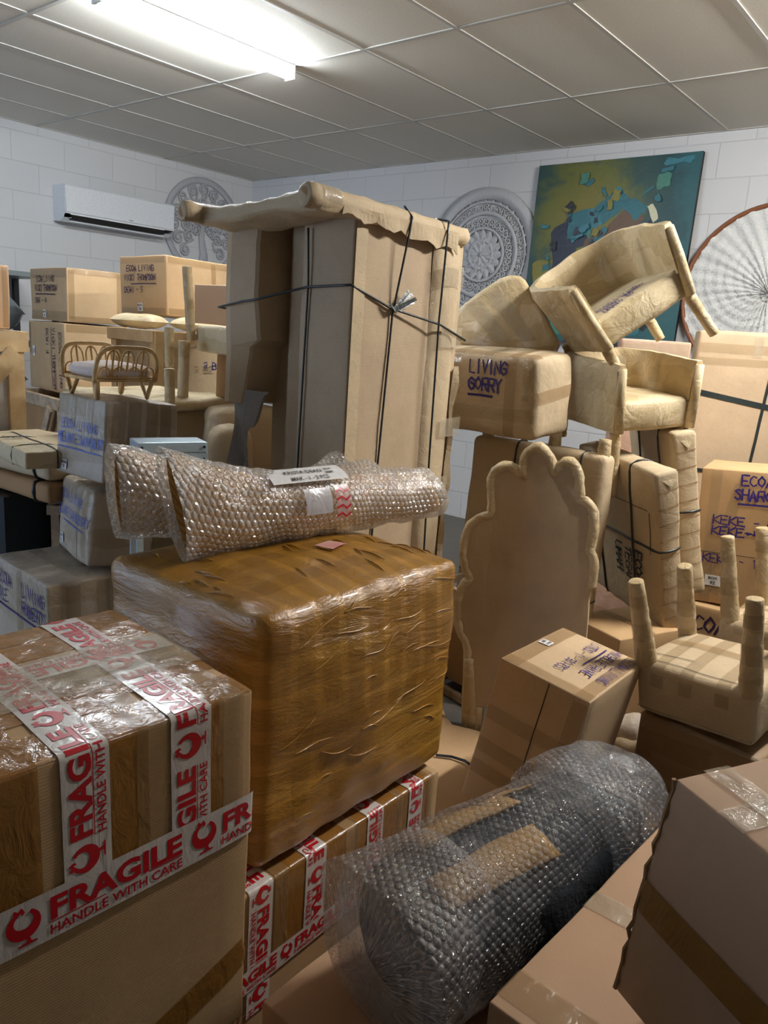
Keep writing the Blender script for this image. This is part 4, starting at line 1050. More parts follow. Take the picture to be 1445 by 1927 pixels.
num_label(s, 'left', -.08, .035, t, 'BOX', '7', .035, .03)
for u in (-.10, -.04, .03, .09): s.tape('front', u, .08, u, .282, .05, BTAPE_L, t, .002)
# rattan doll's bed with cushion
def rattan_bed():
    p = at(238, 745, 2.72); t = thing('rattan_bed', 'small rattan bed with looped ends standing on a film-wrapped box', 'rattan bed', (-2.495, 1.51, 1.278), (0, 0, 1.50))
    t.scale = (.86, .86, .86)
    W_, L_ = .25, .27; zb = .072
    def hoop(y, lean, nm):
        def q(u, h): return Vector((u, y + lean*(h), zb + h))
        P = []
        for i in range(25):
            f = i / 24; a = PI * (1 - f); c = math.cos(a); sn = math.sin(a)
            u = W_/2 * 1.0 * (abs(c) ** .45) * (1 if c > 0 else -1) * (1 - .0*sn); P.append(q(u * (1.05), .13 * sn ** .6))
        P = [q(-W_/2 * .98, -.004)] + P + [q(W_/2 * .98, -.004)]
        o = MB().tube(P, .0085, 8).build(nm, RATTAN, t, True)
        mb = MB(); n = 4; st = W_ / n
        for k in range(n):
            c = -W_/2 + st*(k + .5)
            mb.tube([q(c + st*.42*math.cos(PI - PI*i/12), .052 if 0 < i < 12 else .0) if False else q(c + st*.40*math.cos(PI - PI*i/12), .035*math.sin(PI*i/12)**.8 + .018*(0 < i < 12)) for i in range(13)], .0032, 6)
        for k in range(n - 1):
            c = -W_/2 + st*(k + 1)
            mb.tube([q(c - st*.38, 0), q(c - st*.40, .06)] + [q(c + st*.40*math.cos(PI - PI*i/12), .075 + .042*math.sin(PI*i/12)) for i in range(13)] + [q(c + st*.40, .06), q(c + st*.38, 0)], .0034, 6)
            mb.tube([q(c, 0), q(c, .118)], .0042, 6)
        mb.build('looped_infill', RATTAN, o, True)
        MB().tube([q(-W_/2 - .012, .0), q(W_/2 + .012, 0)], .0055, 8).build('cross_rail', RATTAN, o, True)
        MB().tube([q(-W_/2 - .012, .011), q(W_/2 + .012, .011)], .0045, 8).build('cross_rail', RATTAN, o, True)
    hoop(-L_/2, -.22, 'end_hoop'); hoop(L_/2, .22, 'end_hoop')
    for s_ in (-1, 1): MB().tube([(s_*W_/2, -L_/2 - .01, zb), (s_*W_/2, L_/2 + .01, zb)], .007, 8).build('side_rail', RATTAN, t, True)
    for sx in (-1, 1):
        for sy in (-1, 1): MB().tube([(sx*W_/2*.94, sy*L_/2*.98, zb), (sx*W_/2*.86, sy*L_/2*.8, .003), (sx*W_/2*.80, sy*L_/2*.5, zb - .004)], [.010, .012, .008], 8).build('leg', RATTAN, t, True)
    mb = MB()
    for k in range(8): x = -W_/2 + W_*(k+.5)/8; mb.tube([(x, -L_/2, zb), (x, L_/2, zb)], .004, 6)
    mb.build('seat_slats', RATTAN, t, True)
    V, F = SB(W_*.93, L_*.98, .05, r=.022, bulge=.014, amp=.006, seed=2, seg=.03).mesh(); o = mk('cushion', [v + Vector((0, .0, zb + .006)) for v in V], F, CUSH, None, True)
    o.location = t.location; o.rotation_euler = t.rotation_euler; o.scale = t.scale; tag(o, 'pale pink seat cushion lying in the small rattan bed', 'cushion')
rattan_bed()
# white metal stand
t = thing('metal_stand', 'pale blue-white folded metal stand with riveted top behind the bubble-wrapped rolls', 'stand', (-2.13, 1.50, 0), (0, 0, 1.22))
mb = MB(); mb.box(-.115, -.055, 1.105, .115, .055, 1.135); mb.build('top_plate', METAL, t)
V, F = SB(.225, .115, .035, r=.004, amp=0, bulge=0).mesh(); mk('folded_cover', [v + Vector((0, 0, 1.135)) for v in V], F, METAL, t)
for x, y in ((-.10, -.0595), (.10, -.0595)):
    for z in (1.115, 1.155): MB().tube([(x, y, z), (x, y - .004, z)], .0045, 8).build('rivet', METAL_D, t, True)
for sx in (-1, 1):
    for sy in (-1, 1): MB().box(sx*.105 - .01, sy*.045 - .008, 0, sx*.105 + .01, sy*.045 + .008, 1.108).build('leg', METAL, t)

# paper-wrapped chairs between the rattan bed and the tall furniture
def P3(px, py, D): return at(px, py, D)
t = thing('wrapped_chair', 'paper-wrapped chair with a tall back post and shiny taped seat beside the tall furniture', 'chair', (-2.72, 2.44, 0))
bs = t.location.copy()
def rel(p): return Vector(p) - bs
pole('back_post', rel(P3(360, 640, 3.52)), rel(P3(352, 502, 3.52)), .020, .022, KRAFT_LEG, t, 3)
pole('back_post', rel(P3(344, 756, 3.45)), rel(P3(347, 642, 3.45)), .024, .026, KRAFT_LEG, t, 5)
s = SB(.44, .50, .115, r=.014, bulge=.004, amp=.007, seed=4, seg=.03); V, F = s.mesh()
Mz = Matrix.Rotation(.12, 4, 'Z'); off = Vector((0, .02, 1.42))
o = mk('seat', [Mz @ v + off for v in V], F, KRAFT, t, True)
V = [Mz @ s.map((x, -.25, z), .003) + off for z in (.0, .115) for x in (-.09, .07)]; mk('shiny_tape', V, [(0, 1, 3, 2)], STAPE, t)
V, F = SB(.42, .40, .20, r=.01, amp=.004).mesh(); mk('seat_underframe', [Mz @ v + Vector((.03, .06, 1.22)) for v in V], F, CARD_D, t, True)
t = thing('wrapped_stool', 'paper-wrapped table upside down with thin legs standing up behind the rattan bed', 'table', (-3.12, 2.10, 0)); bs = t.location.copy()
V, F = SB(.62, .52, .05, r=.02, bulge=.01, amp=.012, seed=4, seg=.04).mesh(); mk('table_top', [v + Vector((0, 0, 1.17)) for v in V], F, KRAFT, t, True)
for (x, y0, y1, D, k) in ((320, 770, 694, 3.15, 1), (319, 680, 616, 3.5, 2), (140+100, 700, 668, 3.6, 3)):
    pole('leg', rel(P3(x, y0 + 10, D)), rel(P3(x - 1, y1, D)), .020, .022, KRAFT_LEG, t, k)
V, F = SB(.42, .42, 1.16, r=.03, amp=.01).mesh(); mk('wrapped_base', V, F, KRAFT_M, t, True)
t = thing('wrapped_armchair', 'lumpy paper-wrapped armchair on the floor left of the tall furniture', 'chair', (-2.60, 2.28, 0), (0, 0, -.45))
s = SB(.26, .42, 1.20, r=.04, bulge=.02, amp=.02, seed=14, seg=.04); s.body('wrapped_body', KRAFT_M, t)
V, F = SB(.18, .16, 1.13, r=.04, bulge=.02, amp=.02, seed=24, seg=.04).mesh(); mk('arm', [v + Vector((.16, -.15, 0)) for v in V], F, KRAFT_M, t, True)
# small timber frame right of the ROBERTS box
timber_crate('narrow grey timber crate between the lower left box and the mustard bale', (-2.42, 1.70, 0), (0, 0, 1.5), (.16, .22, .63), .03, .012, PINE_G)

# ------------------------------------------------------------------ right-hand stacks
PURP = INK
t, s = box_thing('wrapped_parcel', 'long paper-wrapped parcel with purple writing, tilted on top of the post-ended parcel', 'parcel', (-1.965, 2.93, 1.185), (0.001, -0.10, 1.475), (.27, 1.0, .335), KRAFT_M, body='wrapped_body', r=.035, bulge=.008, amp=.008, seed=31, seg=.035)
s.write('left', .175, .255, 'LIVING', .050, t, PURP, wd=.032, thick=.16, seed=3); s.write('left', .175, .185, 'GORRY', .050, t, PURP, wd=.034, thick=.18, seed=4, underline=(0, .12, -.022))
s.write('left', -.06, .255, 'ECOA', .050, t, PURP, wd=.032, thick=.16, seed=5); s.write('left', -.08, .185, 'SOPHIE', .050, t, PURP, wd=.030, thick=.16, seed=6); s.write('left', .02, .11, '30', .05, t, PURP, wd=.034, thick=.16)
for v in (.46, .38, .25, .1, -.02): s.strip([(-.135, -v, .16 if v != .38 else 0), (-.135, -v, .335), (.135, -v, .335)], (0, 1, 0), .05, CTAPE if v != .38 else BTAPE_L, t)
s.tape('left', -.5, .08, .5, .10, .05, CTAPE, t, .003); s.tape('front', -.13, .17, .13, .19, .05, BTAPE_L, t, .003); s.strip([(-.1, -.5, .335), (-.1, .5, .335)], (1, 0, 0), .05, BTAPE_L, t)
# parcel with three stubby posts
t, s = box_thing('wrapped_parcel', 'flat upright paper-wrapped parcel with three stubby posts, under the long tilted parcel', 'parcel', (-1.60, 3.0, 0.0), (-0.05, 0.0, -.02), (.66, .11, 1.13), KRAFT_M, body='wrapped_body', r=.03, bulge=.006, amp=.01, seed=33, seg=.05)
for x in (-.28, .06, .29): pole('post', (x, 0, 1.05), (x, 0, 1.19), .030, .026, KRAFT_LEG, t, x*9, 6)
s.loop('u', -.09, .005, STRAP_G, t, slant=.0); s.loop('u', .22, .004, STRAP_G, t); s.loop('w', .62, .005, STRAP_G, t); s.loop('w', .50, .003, STRAP_G, t)
for x, z in ((-.22, .95), (.1, .9), (-.1, 1.03)): s.tape('front', x, z, x + .16, z + .02, .05, CTAPE, t)
# barrel chair back behind the long parcel
def extrude_outline(name, pts, P, n, depth, m, parent, bevel=.02, seg=3, rows=1, back=True, smooth=True):
    """outline on a plane through P with normal n (towards the viewer), given real depth and rounded rims"""
    n = Vector(n).normalized(); Q = [onpl(x, y, P, n) for x, y in pts]
    bm = bmesh.new(); vs = [bm.verts.new(q) for q in Q]; f = bm.faces.new(vs); bm.normal_update()
    if f.normal.dot(n) < 0: f.normal_flip()
    r = bmesh.ops.extrude_face_region(bm, geom=[f]); nv = [v for v in r['geom'] if isinstance(v, bmesh.types.BMVert)]
    for v in nv: v.co += n * 0
    for v in vs: v.co -= n * depth
    bm.normal_update(); bmesh.ops.recalc_face_normals(bm, faces=bm.faces)
    big = [e for e in bm.edges if any(len(fc.verts) == len(Q) for fc in e.link_faces)]
    if bevel: bmesh.ops.bevel(bm, geom=big, offset=bevel, segments=seg, profile=.5, affect='EDGES', clamp_overlap=True)
    bm.verts.index_update(); V = [v.co.copy() for v in bm.verts]; F = [tuple(v.index for v in fc.verts) for fc in bm.faces]; bm.free()
    base = parent.location if parent else Vector(); inv = (Matrix.Translation(base) @ parent.rotation_euler.to_matrix().to_4x4()).inverted() if parent else Matrix()
    return mk(name, [inv @ v for v in V], F, m, parent, False), Q
def shade_auto(o, ang=35):
    me = o.data; me.polygons.foreach_set('use_smooth', [True]*len(me.polygons))
    bm = bmesh.new(); bm.from_mesh(me)
    for e in bm.edges:
        if len(e.link_faces) == 2 and e.calc_face_angle(0) > math.radians(ang): e.smooth = False
    bm.to_mesh(me); bm.free()
VIEWN = Vector((-HEAD.x, -HEAD.y, 0))

def armchair(name, label, loc, rot, W, D, H, zl, seat_t, m, legs, seed, arm_h=.78, flare=.06, wall=.045, writing=None, extra_len=None):
    t = thing(name, label, 'chair', loc, rot)
    # plan path of the shell, front-left round the back to front-right
    def path(f, off):
        # f 0..1
        a = W/2 - off; b = D/2 - off; r = min(a, b) * .72
        segs = [((-a, -D/2), (-a, b - r)), None, ((-a + r, b), (a - r, b)), None, ((a, b - r), (a, -D/2))]
        L1 = b - r + D/2; La = PI*r/2; L2 = 2*(a - r); T = 2*L1 + 2*La + L2; s = f*T
        if s <= L1: return Vector((-a, -D/2 + s, 0))
        s -= L1
        if s <= La: q = s/r; return Vector((-a + r - r*math.cos(q), b - r + r*math.sin(q), 0))
        s -= La
        if s <= L2: return Vector((-a + r + s, b, 0))
        s -= L2
        if s <= La: q = s/r; return Vector((a - r + r*math.sin(q), b - r + r*math.cos(q), 0))
        s -= La; return Vector((a, b - r - s, 0))
    n = 64; V = []; F = []; zs = zl + seat_t
    prof = [(0, zl, 0), (0, .25, 1), (0, .6, 1), (0, .9, 1), (.2, 1.0, 1), (.8, 1.0, 1), (1, .9, 1), (1, .5, 1), (1, 0, 2)]
    k = len(prof)
    for i in range(n + 1):
        f = i/n; e = min(f, 1-f)*2; top = H * (arm_h + (1-arm_h) * math.sin(PI*f)**1.3)
        po, pi_ = path(f, 0), path(f, wall); pleat = .007*noise.noise(Vector((f*26 + seed, 0, 0)))
        for d, z, md in prof:
            zz = zl if md == 0 else (zs if md == 2 else zl + (top - zl)*z)
            if md == 2: zz = zs - .01
            p = po.lerp(pi_, d); h = (zz - zl)/(H - zl); c = p.normalized() * flare * h
            dn = (p.normalized()) * (pleat + .006*noise.noise(Vector((f*9, zz*9, seed))))
            V.append(Vector((p.x, p.y, zz)) + c + dn + Vector((0, 0, .006*noise.noise(Vector((f*14, 3, seed)))*(z == 1.0 or z == .9))))
    for i in range(n):
        for j in range(k - 1): q = i*k + j; F.append((q, q+1, q+k+1, q+k)[::-1])
    F.append(tuple(range(k))[::-1] if False else tuple(range(k))); F.append(tuple(n*k + j for j in range(k))[::-1])
    o = mk('back_and_arms', V, F, m, t); shade_auto(o, 50)
    s = SB(W - wall*1.0, D - .012, seat_t, r=.02, bulge=.012, amp=.008, seed=seed, seg=.03); V, F = s.mesh()
    V2 = []
    for v in V:
        if v.y > 0:   # round the back corners to stay inside the shell
            rr = min(W, D)/2*.68; cx = max(0, abs(v.x) - (W/2 - wall/2 - rr)); cy = max(0, v.y - (D/2 - .01 - rr)); l = math.hypot(cx, cy)
            if l > rr: kx = rr/l; v = Vector((math.copysign(W/2 - wall/2 - rr + cx*kx, v.x) if cx else v.x, D/2 - .01 - rr + cy*kx, v.z))
        V2.append(v + Vector((0, 0, zl)))
    so = mk('seat', V2, F, m, t, True)
    for sx, sy, dx, dy, L in legs:
        a = (sx*(W/2 - .03), sy*(D/2 - .03) , zl + (.12 if sy < 0 else .02)); b = (sx*(W/2 - .03) + dx, sy*(D/2 - .03) + dy, zl - L)
        pole('leg', a, b, .026, .021, KRAFT_LEG, t, seed + sx*2 + sy, 16, .16); cloth_band(a, b, .026, .021, .45, .62, CTAPE, t)
    # front verge of each arm, taped
    for sx in (-1, 1):
        top = H*arm_h; MB().tube([(sx*(W/2 - wall/2), -D/2 - .004, zl), (sx*(W/2 - wall/2 + flare*.4), -D/2 - .006 - flare*.2, zl + (top-zl)*.55), (sx*(W/2 - wall/2 + flare*.6), -D/2 - .006 - flare*.35, top - .015)], wall*.46, 8, amp=.1).build('arm_front', m, t, True)
    for f in (.22, .4, .6, .78):
        P = path(f, wall); d = P.normalized()
        V = []
        for zf in (.15, .5, .9):
            c = d * flare * zf; q = Vector((-d.y, d.x, 0)) * .022
            for sg in (-1, 1): V.append(P + c - d*.006 + q*sg + Vector((0, 0, zs + (H*arm_h - zs)*zf)))
        mk('clear_tape', V, [(0, 1, 3, 2), (2, 3, 5, 4)], STAPE, t, True)
    return t, s, so
PA = [(852, 645), (851, 590), (870, 570), (905, 543), (940, 520), (960, 514), (978, 516), (988, 524), (1000, 545), (1025, 588), (1050, 636), (1040, 660), (940, 668)]
P0 = at(950, 600, 3.62); t = thing('wrapped_chair', 'paper-wrapped curved chair back leaning behind the long parcel, left of the tipped armchair', 'chair', (P0.x, P0.y, 1.30), (0, 0, .5))
n_ = (VIEWN + Vector((-.25, -.15, .25))).normalized(); o, Q = extrude_outline('curved_back', PA, P0, n_, .17, KRAFT, t, .03, 3); shade_auto(o, 45)
for x0, x1 in ((875, 905), (915, 955)):
    inv = (Matrix.Translation(t.location) @ t.rotation_euler.to_matrix().to_4x4()).inverted()
    V = [inv @ (onpl(a, b, P0, n_) + n_*.003) for a, b in ((x0, 575 - (x0-875)*.5), (x0 + 26, 560 - (x0-875)*.5), (x1 + 55, 640), (x1 + 25, 645))]; mk('tape', V, [(0, 1, 2, 3)], STAPE, t)

ch, cs, so = armchair('wrapped_armchair', 'paper-wrapped tub armchair tipped sideways on top of the right-hand pile', (-1.336, 3.427, 1.506), (-0.037, -0.631, 0.868), .448, .46, .545, .20, .115, KRAFT,
    [(-1, -1, -.01, -.01, .15), (1, -1, .03, -.02, .20), (-1, 1, -.02, .03, .12), (1, 1, .0, -.02, .20)], 3, arm_h=.92, flare=.05)
s3 = SB(.40, .44, .115, r=.02, bulge=.012, amp=.008, seed=3)
def up(v): return Vector((v.x, v.y, v.z + .20))
o_, x_, y_ = s3.frame('top', -.12, -.10, .0)
for i, ln in enumerate(('ECOA LIVING', 'TEGAN SHERRY', 'UMATO 10')):
    g = stroke_text(ln, .026, .019, .17, 20 + i); V = [up(s3.map(o_ + x_*(p[0]) + y_*(p[1] - i*.036), .004)) for p in g[0]]; mk('handwriting', V, g[1], INK, ch)
armchair('wrapped_armchair', 'paper-wrapped tub armchair standing upright under the tipped one', (-1.399, 3.431, .985), (0.05, -0.10, 1.012), .40, .48, .56, .26, .13, KRAFT,
    [(-1, -1, -.0, -.01, .28), (1, -1, .0, .0, .22), (-1, 1, 0, 0, .1), (1, 1, 0, .0, .03)], 9, arm_h=.97, flare=.02)
# pinkish wrapped slab behind the upright armchair, and the small statue
p = at(1225, 640, 4.15)
t, s = box_thing('wrapped_parcel', 'pinkish film-wrapped upright slab behind the upright tub armchair', 'parcel', (p.x, p.y + .05, 0), (0, 0, .62), (.36, .09, p.z - .0), m_card('pink_wrapped_board', 'C4A08C', gloss=.8, wrinkle=.2), body='wrapped_body', r=.01, seed=41)
s.tape('front', -.17, p.z - .04, .17, p.z - .04, .06, STAPE, t); s.loop('w', p.z - .22, .004, STRAP, t)
t = thing('stone_statue', 'small grey carved figure in plastic film between the armchair and the tall flat parcel', 'statue', (-1.555, 4.58, 0), (0, 0, .62))
STONE = m_plain('grey_stone', '9A9896', .6, coat=.5, bmp=.5, bscale=40)
def lathe(P, n=20, sx=1, sy=1): 
    V = []; F = []
    for r_, z in P:
        for k in range(n): a = 2*PI*k/n; V.append(Vector((r_*sx*math.cos(a), r_*sy*math.sin(a), z)))
    for i in range(len(P)-1):
        for k in range(n): F.append((i*n+k, i*n+(k+1) % n, (i+1)*n+(k+1) % n, (i+1)*n+k))
    F.append(tuple(range(n))[::-1]); F.append(tuple((len(P)-1)*n+k for k in range(n))); return V, F
mk('body', *lathe([(.13, 0), (.13, .75), (.10, .80), (.115, .95), (.13, 1.05), (.10, 1.15), (.105, 1.20), (.085, 1.245), (.035, 1.27), (.03, 1.29)], sy=.7), STONE, t, True)
mk('head', *lathe([(.02, 1.27), (.042, 1.29), (.054, 1.33), (.056, 1.36), (.05, 1.385)], sy=.9), STONE, t, True)
MB().tube([(0, -.048, 1.345), (0, -.062, 1.325), (0, -.05, 1.32)], [.005, .009, .006], 6).build('nose', STONE, t, True)
MB().tube([(-.018, -.047, 1.305), (0, -.053, 1.302), (.018, -.047, 1.305)], .004, 6).build('mouth', STONE, t, True)
for sx in (-1, 1): MB().tube([(sx*.010, -.050, 1.348), (sx*.020, -.050, 1.351), (sx*.030, -.044, 1.348)], .0035, 6).build('eye', STONE, t, True); MB().tube([(sx*.056, 0, 1.36), (sx*.062, 0, 1.33), (sx*.056, 0, 1.30)], .009, 6).build('ear', STONE, t, True)
mk('crown', *lathe([(.060, 1.37), (.064, 1.385), (.055, 1.40), (.048, 1.42), (.026, 1.44), (.012, 1.475)], n=12), STONE, t)
# tall flat parcel at the right edge
q0 = Vector((-1.387, 4.275, 0)) + HEAD*.06; c = q0 + RT * .42
t, s = box_thing('wrapped_parcel', 'tall flat paper-wrapped parcel with wide black strap at the right edge, by the hoop hanging', 'parcel', (c.x, c.y, 0), (0, 0, .678), (.84, .09, 1.69), KRAFT_B, body='wrapped_body', r=.02, bulge=.006, amp=.006, seed=43, seg=.06)
s.strip([(-.42, .045, 1.37), (-.42, -.045, 1.37), (.42, -.045, 1.24)], (0, 0, 1), .030, STRAP_G, t, .003, 'strap'); s.strip([(.0, -.045, 1.69), (-.05, -.045, .9)], (1, 0, 0), .016, STRAP_G, t, .003, 'strap'); s.strip([(-.42, .045, .95), (-.42, -.045, .95), (.42, -.045, .9)], (0, 0, 1), .02, STRAP_G, t, .003, 'strap')
s.tape('front', -.41, 1.60, .41, 1.60, .05, CTAPE, t); s.tape('front', -.41, 1.53, .41, 1.535, .04, CTAPE, t); s.tape('front', -.1, 1.56, -.1, 1.67, .05, STAPE, t, .003)
# box marked SHARON on another box
t, s = cbox('large brown cardboard box covered in purple writing and scribbles, far right', (-0.755, 4.163, .36), (-0.06, -0.033, 1.699), (.30, .80, .686), CARD, seed=44, r=.006)
for i, (tx, u, w_, h_, wd, th) in enumerate([('ECOA', -.215, .615, .050, .036, .17), ('SHARON', -.24, .545, .050, .034, .18), ('KEKE - ####', -.33, .415, .042, .038, .18), ('KEKE~####', -.33, .36, .042, .038, .18), ('KEKE - 1', -.36, .215, .042, .034, .15), ('6PCS', -.10, .195, .045, .036, .13)]):
    s.write('left', u, w_, tx, h_, t, INK, wd=wd, thick=th, seed=60+i, underline=((0.02, .25, -.022) if tx == 'SHARON' else None))
s.tape('left', -.34, .0, -.33, .68, .05, CTAPE, t); s.tape('left', -.31, .16, -.22, .62, .05, CTAPE, t, .003); s.tape('left', -.30, .05, -.24, .18, .05, CTAPE, t)
s.tape('left', -.40, .265, .40, .265, .003, DARK, t, .003, 'flap_seam'); num_label(s, 'left', -.305, .12, t, 'BOX', '92', .055, .075)
t, s = cbox('brown cardboard box with dark writing under the purple-scribbled box', (-0.80, 4.13, 0), (0, 0, 1.66), (.36, .90, .325), CARD, seed=45)
s.write('left', -.36, .20, 'ECOA LIVING', .07, t, INK_K, wd=.055, thick=.17); s.tape('left', -.44, .29, .44, .29, .05, BTAPE_L, t)
# two strapped flat parcels leaning
def flat_parcel(label, loc, rot, dims, seed, wr):
    t, s = box_thing('strapped_parcel', label, 'parcel', loc, rot, dims, KRAFT_M, body='wrapped_body', r=.016, bulge=.008, amp=.010, seed=seed, seg=.04)
    U, V, W = dims
    s.loop('v', -V*.22, .005, STRAP, t); s.loop('v', V*.22, .005, STRAP, t); s.loop('w', W*.52, .005, STRAP, t)
    s.tape('left', V/2 - .06, W*.48, V/2 - .05, W*.75, .004, DARK, t, .002, 'paper_seam'); s.tape('left', -V*.1, W*.75, V/2 - .06, W*.76, .003, DARK, t, .002, 'paper_seam')
    for k, (tx, u) in enumerate(wr): s.write('left', u, W*.46, tx, .05, t, BLACKP, wd=.036, rot=-PI/2, thick=.17, seed=seed + k)
    # folded paper end
    for k in range(9): z = W*(.08 + .1*k); s.tape('front', -U/2 + .006, z, U/2 - .006, z + .012, .0035, CARD_D, t, .002, 'paper_crease')
    V4 = [s.map((-U/2, -V/2, W), .004), s.map((U/2, -V/2, W), .004), s.map((U/2*.2, -V/2, W*.90), .006)]; mk('folded_flap', V4, [(0, 2, 1)], KRAFT, t)
    return t, s
flat_parcel('nearer strapped flat paper parcel leaning below the upright tub armchair', (-1.225, 3.40, .43), (0.04, -0.24, .92), (.105, .66, .70), 51, [('ECOA LIVING', .16), ('TEGAN', .08), ('UMAH', 0)])
flat_parcel('farther strapped flat paper parcel leaning behind its twin below the armchair', (-1.165, 3.66, .52), (-0.02, -0.20, .70), (.10, .60, .72), 57, [('ECOA', .16), ('TEGAN', .08)])
# brown low box and bits on the floor behind the headboard
t, s = cbox('low brown cardboard box under the strapped parcels', (-1.14, 3.10, 0), (0, 0, 1.186), (.352, .30, .425), CARD, seed=46)
s.write('left', -.12, .30, 'ECOA LIVING', .05, t, INK_K, wd=.034, thick=.18); s.strip([(0, -.15, .425), (0, .15, .425)], (1, 0, 0), .05, BTAPE_L, t)
t = thing('wrapped_bundle', 'bundle of film-wrapped slats on the floor right behind the scalloped headboard', 'bundle', (-1.33, 2.84, 0), (0, 0, .6))
for k in range(4):
    pole('wrapped_slat', (-.10, -.09 + .055*(k % 2), .05 + .11*(k//2)), (.08, -.10 + .055*(k % 2), .05 + .11*(k//2)), .045, .042, KRAFT_LEG, t, k, 10)
pole('wrapped_slat', (-.16, .06, .30), (.10, .10, .46), .026, .024, KRAFT_LEG, t, 9, 10)
# scalloped headboard
OUT = [(861,1132),(866,1112),(876,1098),(885,1089),(876,1070),(871,1048),(872,1024),(877,1004),(885,988),(900,976),(922,970),(926,950),(924,925),(924,903),(932,886),(940,880),(950,878),(960,879),(969,883),(979,892),(985,900),(984,882),(986,864),(994,850),(1006,843),(1015,843),(1024,849),(1032,860),(1037,872),(1040,887),(1047,890),(1053,877),(1062,870),(1074,871),(1084,881),(1089,900),(1089,920),(1090,942),(1101,944),(1109,952),(1115,965),(1116,980),(1115,1000),(1108,1035),(1113,1048),(1117,1070),(1115,1092),(1109,1110),(1107,1160),(1101,1230),(1094,1330),(1000,1345),(900,1330),(898,1372),(876,1372),(877,1300),(880,1225),(876,1208),(866,1190),(860,1165)]
PH = Vector((-1.496, 2.517, 0)); eh = Vector((.945, .33, 0)).normalized(); vh = Vector((-.02, .10, 1)).normalized(); nh = eh.cross(vh).normalized()
t = thing('scalloped_headboard', 'cardboard-wrapped headboard with cloud-shaped scalloped edge and rim of shiny tape', 'headboard', (-1.30, 2.60, 0), (0, 0, 0))
o, Q = extrude_outline('panel', OUT, PH, nh, .035, m_card('headboard_kraft', 'B7A183', rough=.75, wave=.5, wave_axis='X', wrinkle=.05, gloss=.0), t, .006, 2); shade_auto(o, 40)
b0 = t.location; Qr = [q - nh*.014 - b0 for q in Q]
rim = Qr[52:] + Qr[:48]
fine = []
for a, b in zip(rim[:-1], rim[1:]): fine += [a, a.lerp(b, .5)]
fine.append(rim[-1]); MB().tube(fine, .021, 10, amp=.25, seed=4, up=nh).build('taped_rim', KRAFT_LEG, t, True)
a, b, c = [onpl(x, y, PH, nh) - b0 for x, y in ((943, 1043), (958, 1048), (944, 1057))]
mk('torn_flap', [a + nh*.002, b + nh*.022, c + nh*.002], [(0, 2, 1)], KRAFT_B, t)
a, b = [onpl(x, y, PH, nh) - b0 for x, y in ((887, 1366), (882, 1240))]; pole('leg', a - nh*.01, b - nh*.01, .023, .022, KRAFT_LEG, t, 3, 14, .2)
mk('paper_tag', [Vector(onpl(x, y, PH, nh)) - b0 - nh*.02 for x, y in ((1113, 975), (1127, 964), (1132, 972), (1118, 986))], [(0, 1, 2, 3)], PAPER, t)
# timber frame with dark boxes, seen between bale and headboard
t = timber_crate('grey timber crate holding a dark marked box, between bale and headboard', (-1.74, 2.80, 0), (0, 0, 1.35), (.20, .28, .50), .03, .012, PINE_G)
V, F = SB(.14, .22, .32, r=.005).mesh(); mk('marked_box', [v + Vector((0, 0, .06)) for v in V], F, CARD_D, t, True)
# tipped box marked PAYNE
t, s = cbox('tilted cardboard box with purple writing and a small number label on its top', (-1.061, 2.252, .042), (0.153, 0.059, 1.622), (.48, .309, .505), m_card('cardboard_beige', 'C2A784', rough=.65, gloss=.1), seed=61, r=.006, amp=.004)
s.write('top', .19, -.105, 'ECOA LIVING', .034, t, INK, wd=.026, rot=PI, thick=.13, seed=1); s.write('top', .215, -.052, 'MICHELLE PAYNE', .034, t, INK, wd=.0225, rot=PI, thick=.13, seed=2, underline=(.03, .24, -.016)); s.write('top', .20, .020, 'LOTUS - 1 - 30 PCS', .034, t, INK, wd=.020, rot=PI, thick=.11, seed=3)
num_label(s, 'top', .02, .12, t, 'BOX', '200', .04, .045, PI); s.tape('top', -.235, .12, .235, .12, .055, BTAPE_L, t); s.tape('top', -.21, -.15, -.21, .15, .05, BTAPE_L, t, .003); s.tape('top', -.235, -.125, .235, -.125, .045, BTAPE_L, t)
for v in (.32, .20, .12): s.tape('left', -.15, v, .15, v, .05, CTAPE, t)
s.tape('left', .02, 0, .02, .5, .003, DARK, t, .0025, 'flap_seam'); s.tape('front', -.215, .0, -.215, .5, .04, STAPE, t); s.tape('left', .128, .0, .128, .49, .05, CTAPE, t, .003)
# upside-down wrapped chairs, seats up and legs in the air
def upturned(label, loc, rot, dims, legs, seed, foot=.0):
    t, s = box_thing('upturned_chair', label, 'chair', loc, rot, dims, KRAFT_M, body='wrapped_seat', r=.022, bulge=.008, amp=.007, seed=seed, seg=.03)
    U, V, W = dims
    for v in (-.25, .05, .3): s.strip([(-U/2, V*v, W*.6), (-U/2, V*v, W), (U/2, V*v, W)], (0, 1, 0), .045, CTAPE, t)
    s.strip([(U*.1, -V/2, W), (U*.1, V/2, W)], (1, 0, 0), .045, BTAPE_L, t, .003); s.tape('top', -U/2 + .03, -V/2 + .02, -U/2 + .03, V/2 - .02, .003, DARK, t, .003, 'paper_seam'); s.tape('top', -U*.25, V*.1, -U*.28, V*.45, .003, DARK, t, .003, 'paper_seam')
    for (x, y, dx, dy, h, r0, r1) in legs:
        a = (x, y, W - .02); b = (x + dx, y + dy, W + h); pole('leg', a, b, r0, r1, KRAFT_LEG, t, seed + x*7, 18, .14); cloth_band(a, b, r0, r1, .35, .55, CTAPE, t); cloth_band(a, b, r0, r1, .72, .86, CTAPE, t)
    return t, s
